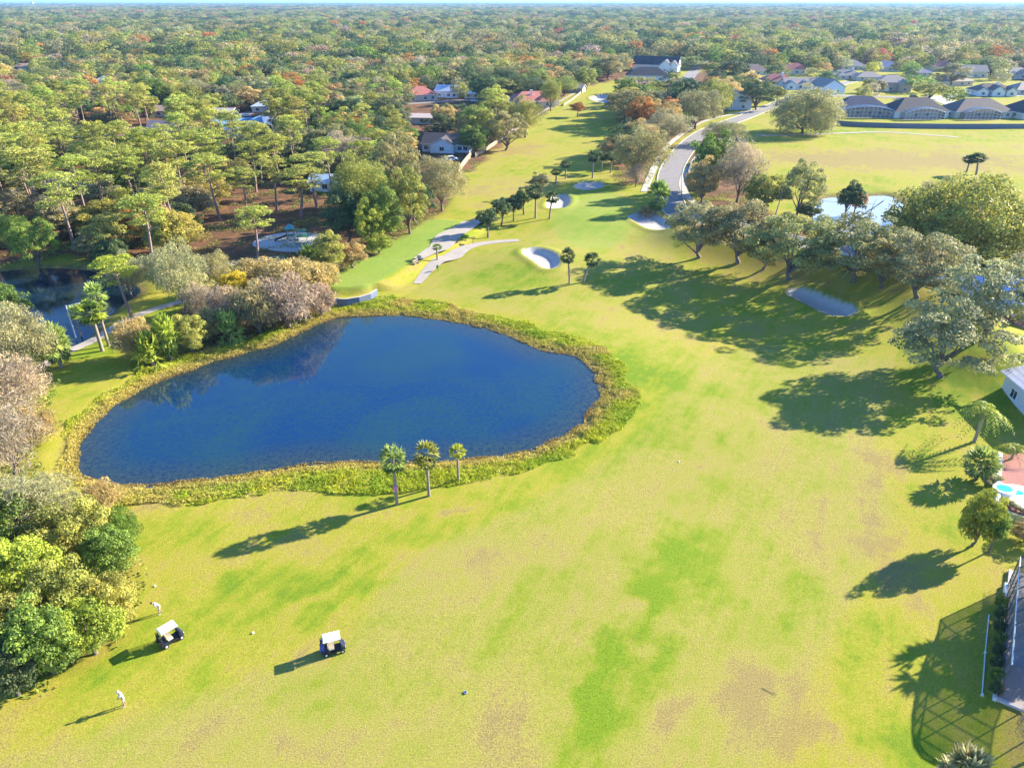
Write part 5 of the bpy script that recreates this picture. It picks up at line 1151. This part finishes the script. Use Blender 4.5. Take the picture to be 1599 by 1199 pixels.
# picnic table under the pines
q = gp(86, 373); r_ = empty('picnic_table', q, R(30), 'pale picnic table in the shade of the left park pines', 'picnic table')
mb = MB(); mb.box(-1, 1, -.4, .4, .72, .78, M['alu']); mb.build('table_top', r_)
for s in (-1, 1): mb = MB(); mb.box(-1, 1, s*.75-.13, s*.75+.13, .42, .47, M['alu']); mb.build('seat', r_)
for s in (-.7, .7): mb = MB(); mb.bar((s, -.7, 0), (s, .2, .72), .04, M['metal']); mb.bar((s, .7, 0), (s, -.2, .72), .04, M['metal']); mb.build('leg', r_)
# far tower and mast
q = at(51, 9.5); hT = 38; mb = MB(); mb.box(-16, 16, -12, 12, 0, hT, M['trim']); 
for k in range(8): mb.box(-14.5, 14.5, -12.1, -12.0, 3+k*4.4, 5+k*4.4, M['glass'])
mb.box(-6, 6, -6, 6, hT, hT+5, M['trim']); tag(mb.build('tower_block', loc=(q.x, q.y, 0)), 'lone pale tower block on the hazy horizon at the upper left', 'building')
# ------------------------------------------------------------------ marsh grass round the pond (nobody could count it)
def scatter_band(n, test, box_):
    out = []
    while sum(len(o_) for o_ in out) < n:
        P = np.stack([rng.uniform(box_[0], box_[1], 60000), rng.uniform(box_[2], box_[3], 60000)], 1); out.append(P[test(P)])
    return np.concatenate(out)[:n]
mo = np.array(MARSH_OUT); bx = (mo[:, 0].min()-2, mo[:, 0].max()+2, mo[:, 1].min()-2, mo[:, 1].max()+2)
def mtest(P):
    a_ = sdf(P, MARSH_OUT); c_ = sdf(P, POND); e = (vn(P[:, 0], P[:, 1], 2.5)-.5)*1.6; e2 = (vn(P[:, 0]+9, P[:, 1], 4.5)-.4)*3.6
    keep = (a_ < -0.2-np.abs(e2)*(e2 > 0)+e*.5) & (c_ > -0.55+e*0.7)
    clump = vn(P[:, 0], P[:, 1], 1.3)*0.6+vn(P[:, 0], P[:, 1], 0.5)*0.4
    return keep & (rng.random(len(P)) < np.clip((clump-.2)*2.2, .12, 1))
P = scatter_band(150000, mtest, bx); dp = sdf(P, POND)
ped = vn(P[:, 0], P[:, 1], 1.6)*.6+vn(P[:, 0], P[:, 1], .6)*.4
hM = 0.08+0.62*np.clip(ped-.25, 0, 1)*np.clip(dp/1.2+.4, .35, 1)
z = np.maximum(gz(P), -0.62); n_ = len(P)
hh = rng.random(n_)**.7*hM
c = np.stack([P[:, 0], P[:, 1], z+hh], 1); up_ = rng.normal(size=(n_, 3))*.55+np.array([0, 0, .35]); tg_ = rng.normal(size=(n_, 3)); tg_[:, 2] = np.abs(tg_[:, 2])*1.3
V, Fc = leaves(c, np.cross(unit(tg_), unit(rng.normal(size=(n_, 3))))+up_*.4, rng.uniform(.06, .19, n_), .34, rng, unit(tg_))
g1 = np.array([0.50, 0.50, 0.035]); g2 = np.array([0.33, 0.44, 0.03]); t1 = np.array([0.56, 0.42, 0.13]); b1 = np.array([0.30, 0.20, 0.09])
k = vn(P[:, 0]+40, P[:, 1], 4.0)[:, None]; colr = g1*(1-k)+g2*k
t = (np.clip((2.6-dp)/1.6, 0, 1)*.75)[:, None]; t = np.maximum(t, sst(.62, .85, vn(P[:, 0]-90, P[:, 1]+30, 5.0))[:, None]*.8)
lf = sst(-20, -45, P[:, 0])[:, None]*(P[:, 1] < 75)[:, None]*.6; t = np.maximum(t, lf*(vn(P[:, 0], P[:, 1]+200, 2.0)[:, None] > .4))
colr = colr*(1-t)+t1*t; t = (np.clip(.3-dp, 0, 1)*.9)[:, None]; colr = colr*(1-t)+b1*t
me = np_mesh('marsh_grass', V, Fc, [M['leaf_v']], v=np.repeat(np.clip(rng.normal(.5, .22, n_), 0, 1), 4), col=np.repeat(colr, 4, 0))
tag(link('marsh_grass', me), 'yellow-green ferny marsh grass growing in a belt round the pond', 'marsh grass', kind='stuff')
# undergrowth on the floor of the wood edges
def utest(P):
    d = np.full(len(P), 1e3)
    for p_ in WOODS[:6]: d = np.minimum(d, sdf(P, p_))
    e = vn(P[:, 0], P[:, 1], 3.0)
    return (d < 0.2*e) & ((d > -4) | (e > .60)) & (e > .36) & (sdf(P, POND_L) > .5) & (sdf(P, POND) > 1)
P = scatter_band(90000, utest, (-170, 130, 35, 260)); n_ = len(P); e = vn(P[:, 0], P[:, 1], 3.0)
c = np.stack([P[:, 0], P[:, 1], gz(P)+rng.random(n_)*1.7*np.clip(e-.3, 0, 1)], 1)
V, Fc = leaves(c, rng.normal(size=(n_, 3))+[0, 0, .8], rng.uniform(.12, .26, n_), .5, rng)
k = vn(P[:, 0]+10, P[:, 1], 5.0)[:, None]; colr = np.array([.14, .24, .045])*(1-k)+np.array([.34, .33, .07])*k
me = np_mesh('undergrowth', V, Fc, [M['leaf_v']], v=np.repeat(np.clip(rng.normal(.5, .22, n_), 0, 1), 4), col=np.repeat(colr, 4, 0))
tag(link('undergrowth', me), 'low green and straw coloured undergrowth along the wood edges', 'undergrowth', kind='stuff')

# ------------------------------------------------------------------ woods: the largest as trees of their own, the rest as one wood
CLEAR = [smooth(p_, 1) for p_ in (W([(280,225),(300,200),(360,182),(420,168),(430,180),(400,200),(340,232)]), W([(0,400),(250,405),(260,470),(160,510),(-60,520),(-60,405)]),
    W([(410,350),(500,350),(520,395),(480,410),(400,410)]), W([(1060,90),(1110,88),(1125,105),(1100,150),(1055,150)]), W([(370,300),(500,290),(500,350),(380,420),(280,420)]))]
ROADS = W([(1205,166),(1160,184),(1110,203),(1075,228),(1052,258),(1045,290),(1050,322),(1080,348),(1130,368),(1200,388),(1290,408),(1400,432),(1500,462)])
def blocked(x_, y_, Hh, rr_):
    for (hx, hy, hwid, hh_, Wd, D, wx, wy, rot) in HOUSES:
        if math.hypot(x_-wx, y_-(wy+D/2)) < max(Wd, D)*.5+rr_*.55: return True
        a_ = pr(x_, y_, 0); 
        if y_ < wy and a_[1]-hy < 60:
            top = pr(x_, y_, Hh)[1]; rw = rr_*F/a_[2]
            if abs(a_[0]-hx) < hwid*.75+rw*.3 and top < hy-hh_*.35 and a_[1] > hy-hh_: return True
    for (qx, qy, qr) in PIX:
        if math.hypot(x_-qx, y_-qy) < (qr+rr_)*.62: return True
    return False
PIXN = []
cand = []
def tree_field(xmin, xmax, ymin, ymax, step, rows):
    yy = ymin
    while yy < ymax:
        xx = xmin
        while xx < xmax:
            rows.append((xx+random.uniform(-.38, .38)*step, yy+random.uniform(-.38, .38)*step)); xx += step
        yy += step*.9
pts = []
tree_field(-420, 460, 120, 640, 11.2, pts); tree_field(-230, -55, 150, 330, 9.5, pts)
A_ = np.array(pts); fr = np.abs(A_[:, 0]) < A_[:, 1]*.80+25; A_ = A_[fr]
dW = np.full(len(A_), 1e3)
for p_ in (WOODS[0], WOODS[5], WOODS[6]): dW = np.minimum(dW, sdf(A_, p_))
dC = np.full(len(A_), 1e3)
for p_ in CLEAR: dC = np.minimum(dC, sdf(A_, p_))
dR = np.array([min(math.hypot(a_[0]-r_[0], a_[1]-r_[1]) for r_ in smooth(ROADS, 5, False)) for a_ in A_])
yard = np.array([(pr(a_[0], a_[1], 0)[0] > 1170 and 105 < pr(a_[0], a_[1], 0)[1] < 172) for a_ in A_]) & (rng.random(len(A_)) < .3)
A_ = A_[((dW < -2.5) | yard) & (dC > 2) & (dR > 8)]
kinds = []
for (x_, y_) in A_:
    px, py, d_ = pr(x_, y_, 0); r0 = random.random(); patch = vn([x_], [y_], 60.0)[0]; p2 = vn([x_+300], [y_], 45.0)[0]
    park = (px < 520 and 190 < py < 420)
    if park: kd = 'pine' if r0 < .40 else ('oak' if r0 < .72 else 'bushy')
    elif px < 700 and py > 120: kd = 'pine' if r0 < .16 else ('oak' if r0 < .6 else ('bushy' if r0 < .85 else 'fine'))
    else: kd = 'oak' if r0 < .5 else ('bushy' if r0 < .68 else ('fine' if r0 < .94 else ('bare' if r0 < .97 else 'pine')))
    mt_ = .82 if park else 1.0
    if kd == 'pine': H = random.uniform(15, 21) if park else random.uniform(13, 18); rr_ = random.uniform(3.4, 4.8); pal = 'pine'
    else:
        H = random.uniform(9.5, 15); rr_ = random.uniform(5.6, 10.2)
        H *= mt_; rr_ *= mt_
        if kd == 'bushy': H *= .9; rr_ *= .85
        q = random.random()
        pal = ('rust' if q < .03 else 'red' if q < .036 else 'pinkbare' if q < .07 else 'dark' if q < .24+.25*patch else 'green' if q < .38+.2*patch else 'moss' if q < .52 else 'tan' if q < .66 else 'olive' if p2 > .45 else 'oak')
        if kd == 'bare': pal = 'pinkbare'
    if blocked(x_, y_, H, rr_): continue
    cand.append((x_, y_, kd, H, rr_, pal, px, py, d_))
# size in the photo decides which stand as trees of their own
n_hand = len([o for o in COL.objects if o.type == 'EMPTY' and o.get('category') in ('tree', 'shrub', 'palm tree')])
inview = lambda c_: -20 < c_[6] < 1620 and c_[7] > 0
cand.sort(key=lambda c_: -(c_[4]*c_[3]/c_[8]**2 if inview(c_) else 0))
MAXI = 460
own = [c_ for c_ in cand[:MAXI] if inview(c_)]; rest = cand[len(own):]
LAND = [(455,360,'the playground'),(85,470,'the dark pond'),(258,200,'the small pale blue house'),(380,200,'the blue metal roof'),(660,150,'the pinkish red roofed house'),(696,225,'the white gabled house'),
        (840,155,'the terracotta house'),(1012,110,'the large dark hip roof'),(1110,90,'the upper street'),(1215,125,'the red roofed house with chimney'),(1300,130,'the blue gabled house'),(1395,130,'the pinkish two storey house'),
        (1530,130,'the third screened house'),(1490,340,'the huge olive tree'),(605,350,'the tee'),(40,105,'the long low house'),(163,130,'the white roofed far house'),(593,80,'the distant pinkish roof'),(652,190,'the flat tan roof'),
        (120,210,'the pale tan long roof'),(1050,280,'the road bend'),(505,70,'the distant red roof'),(345,185,'the light grey low house'),(20,330,'the left park edge'),(540,250,'the central wood'),(800,90,'the big orange tree'),(380,110,'the middle of the left wood')]
KW = {'oak': 'oak', 'bushy': 'broadleaf tree', 'fine': 'live oak', 'bare': 'bare tree', 'pine': 'pine'}
buckets = {}
for c_ in own:
    x_, y_, kd, H, rr_, pal, px, py, d_ = c_; cy = pr(x_, y_, H*.6)[1]
    l_ = min(LAND, key=lambda q: (q[0]-px)**2+((q[1]-cy)*1.6)**2); dx_, dy_ = px-l_[0], cy-l_[1]
    rel = ('left of' if dx_ < 0 else 'right of') if abs(dx_) > abs(dy_)*1.5 else ('behind' if dy_ < 0 else 'in front of')
    sz = 'tall ' if H > (17.5 if kd == 'pine' else 11.6) else ('low ' if H < (16 if kd == 'pine' else 9.6) else '')
    key = (sz+PAL[pal][1]+' '+KW[kd]).strip()+' '+rel+' '+l_[2]; buckets.setdefault(key, []).append((px, cy, c_))
ORD = ['leftmost', 'second from the left', 'third from the left', 'fourth from the left', 'fifth from the left', 'sixth from the left', 'seventh from the left', 'eighth from the left']
NUM = ['second', 'third', 'fourth', 'fifth', 'sixth', 'seventh', 'eighth', 'ninth', 'tenth', 'eleventh', 'twelfth', 'thirteenth', 'fourteenth', 'fifteenth', 'sixteenth', 'seventeenth', 'eighteenth', 'nineteenth', 'twentieth']
def ordw(i, n_):
    s_, k_ = ('left', i) if i < (n_+1)//2 else ('right', n_-1-i)
    return s_+'most' if k_ == 0 else (NUM[k_-1]+' from the '+s_ if k_ <= len(NUM) else 'near the middle')
for key, lst in buckets.items():
    lst.sort(key=lambda q: q[0]); n_ = len(lst)
    for i, (px, cy, c_) in enumerate(lst):
        x_, y_, kd, H, rr_, pal = c_[:6]
        key = key.replace(' silvery moss-hung', ' moss-hung').replace('the light grey low house', 'the grey low house').replace('the pinkish two storey house', 'the two storey house').replace('the pinkish red roofed house', 'the pinkish roof').replace('the red roofed house with chimney','the red roofed house').replace('the white roofed far house','the white roof'); lab = key if n_ == 1 else key+', '+(ordw(i, n_))
        if len(lab.split()) > 16: lab = lab.split(' ', 1)[1]
        nv = {'oak': 5, 'bushy': 3, 'fine': 3, 'bare': 3, 'pine': 5}[kd]
        plant(kd+str(random.randrange(nv)), x_, y_, H, rr_, jit(PAL[pal][0], .2), lab, 'trees of the wood', rz=random.uniform(0, 6.28))
print('own trees', len(own), 'hand', n_hand, 'rest', len(rest), 'dup', max(len(v_) for v_ in buckets.values()))
far = [(c_[0], c_[1], c_[3]*(1.0 if c_[2] != 'pine' else .8), c_[4], c_[5]) for c_ in rest]
def far_pal(x_, y_):
    q = random.random(); p1 = vn([x_], [y_], 160.0)[0]; p2 = vn([x_+500], [y_], 120.0)[0]
    return 'rust' if q < .022 else 'red' if q < .03 else 'pinkbare' if q < .06 else 'dark' if q < .28+.3*p1 else 'green' if q < .36+.25*p1 else 'moss' if q < .56 else 'grey' if q < .66 else 'olive' if p2 > .45 else 'oak'
yy = 560.0
while yy < 14000:
    st = 18 if yy < 1200 else 18*(yy/1200)**.75; wv = yy*.80+60
    xx = -wv
    while xx < wv:
        x_, y_ = xx+random.uniform(-.4, .4)*st, yy+random.uniform(-.4, .4)*st; xx += st
        if yy < 640 and (abs(x_) < 470 and y_ < 638): continue
        px, py, d_ = pr(x_, y_, 0)
        if yy < 1800 and vn([x_], [y_], 75.0)[0]*.7+vn([x_], [y_], 30.0)[0]*.3 > .80: continue
        sc_ = st/18; H = random.uniform(10, 21)*(1 if sc_ < 1.5 else 1.15); rr_ = random.uniform(6.5, 15)*sc_
        if any(abs(x_-h_[6]) < h_[4]*.6+4 and -14 < y_-h_[7] < h_[5]+6 for h_ in HOUSES if h_[7] > 500): continue
        far.append((x_, y_, H, rr_, far_pal(x_, y_)))
    yy += st*.9
print('far trees', len(far))
FA = np.array([f_[:4] for f_ in far]); cl = np.array([jit(PAL[f_[4]][0], .2) for f_ in far])
me = bpy.data.meshes.new('distant_wood'); me.vertices.add(len(FA)); co = np.zeros((len(FA), 3), np.float32); co[:, :2] = FA[:, :2]; co[:, 2] = gz(FA[:, :2])-.2
me.vertices.foreach_set('co', co.ravel())
a = me.attributes.new('scl', 'FLOAT_VECTOR', 'POINT'); a.data.foreach_set('vector', np.stack([FA[:, 3]/5.6, FA[:, 3]/5.6, FA[:, 2]/10], 1).astype(np.float32).ravel())
a = me.attributes.new('tcol', 'FLOAT_COLOR', 'POINT'); a.data.foreach_set('color', np.concatenate([cl, np.ones((len(cl), 1))], 1).astype(np.float32).ravel())
a = me.attributes.new('rot', 'FLOAT_VECTOR', 'POINT'); rv = np.zeros((len(FA), 3), np.float32); rv[:, 2] = rng.uniform(0, 6.28, len(FA)); a.data.foreach_set('vector', rv.ravel())
a = me.attributes.new('pick', 'INT', 'POINT'); a.data.foreach_set('value', rng.integers(0, 6, len(FA)).astype(np.int32))
o = link('distant_wood', me); tag(o, 'mixed wood of countless crowns stretching to the hazy horizon', 'wood', kind='stuff')
ng = bpy.data.node_groups.new('wood_scatter', 'GeometryNodeTree'); ng.interface.new_socket('Geometry', in_out='INPUT', socket_type='NodeSocketGeometry'); ng.interface.new_socket('Geometry', in_out='OUTPUT', socket_type='NodeSocketGeometry')
gi = N(ng, 'NodeGroupInput'); go = N(ng, 'NodeGroupOutput'); jn = N(ng, 'GeometryNodeJoinGeometry')
def nattr(n_, t_):
    q = N(ng, 'GeometryNodeInputNamedAttribute', data_type=t_); q.inputs['Name'].default_value = n_; return q.outputs['Attribute']
for k in range(6):
    key = 'far%d' % k if k < 4 else 'farfine%d' % (k-4)
    po = bpy.data.objects.new('crown_model', PROTO[key][1]); oi = N(ng, 'GeometryNodeObjectInfo'); oi.inputs['Object'].default_value = po; oi.inputs['As Instance'].default_value = True
    ip = N(ng, 'GeometryNodeInstanceOnPoints'); cmp_ = N(ng, 'FunctionNodeCompare', data_type='INT', operation='EQUAL')
    ng.links.new(nattr('pick', 'INT'), cmp_.inputs[2]); cmp_.inputs[3].default_value = k
    ng.links.new(gi.outputs[0], ip.inputs['Points']); ng.links.new(cmp_.outputs[0], ip.inputs['Selection']); ng.links.new(oi.outputs['Geometry'], ip.inputs['Instance'])
    ng.links.new(nattr('rot', 'FLOAT_VECTOR'), ip.inputs['Rotation']); ng.links.new(nattr('scl', 'FLOAT_VECTOR'), ip.inputs['Scale']); ng.links.new(ip.outputs[0], jn.inputs[0])
ng.links.new(jn.outputs[0], go.inputs[0]); md = o.modifiers.new('scatter', 'NODES'); md.node_group = ng
# ------------------------------------------------------------------ haze
mb = MB(); mb.box(-27500, 27500, -1200, 27500, -4, 62, None)
mb.mats = []; mb.m = [0]*len(mb.m)
hz = mb.build('haze'); m = bpy.data.materials.new('haze_air'); m.use_nodes = True; nt = m.node_tree; nt.nodes.clear()
pv = N(nt, 'ShaderNodeVolumePrincipled'); pv.inputs['Color'].default_value = (0.32, 0.60, 1.0, 1); pv.inputs['Density'].default_value = 0.00007; pv.inputs['Anisotropy'].default_value = 0.2
ou = N(nt, 'ShaderNodeOutputMaterial'); nt.links.new(pv.outputs[0], ou.inputs['Volume']); hz.data.materials.append(m); tag(hz, kind='stuff'); tag(hz, 'thin bluish haze over the far woods', 'haze')
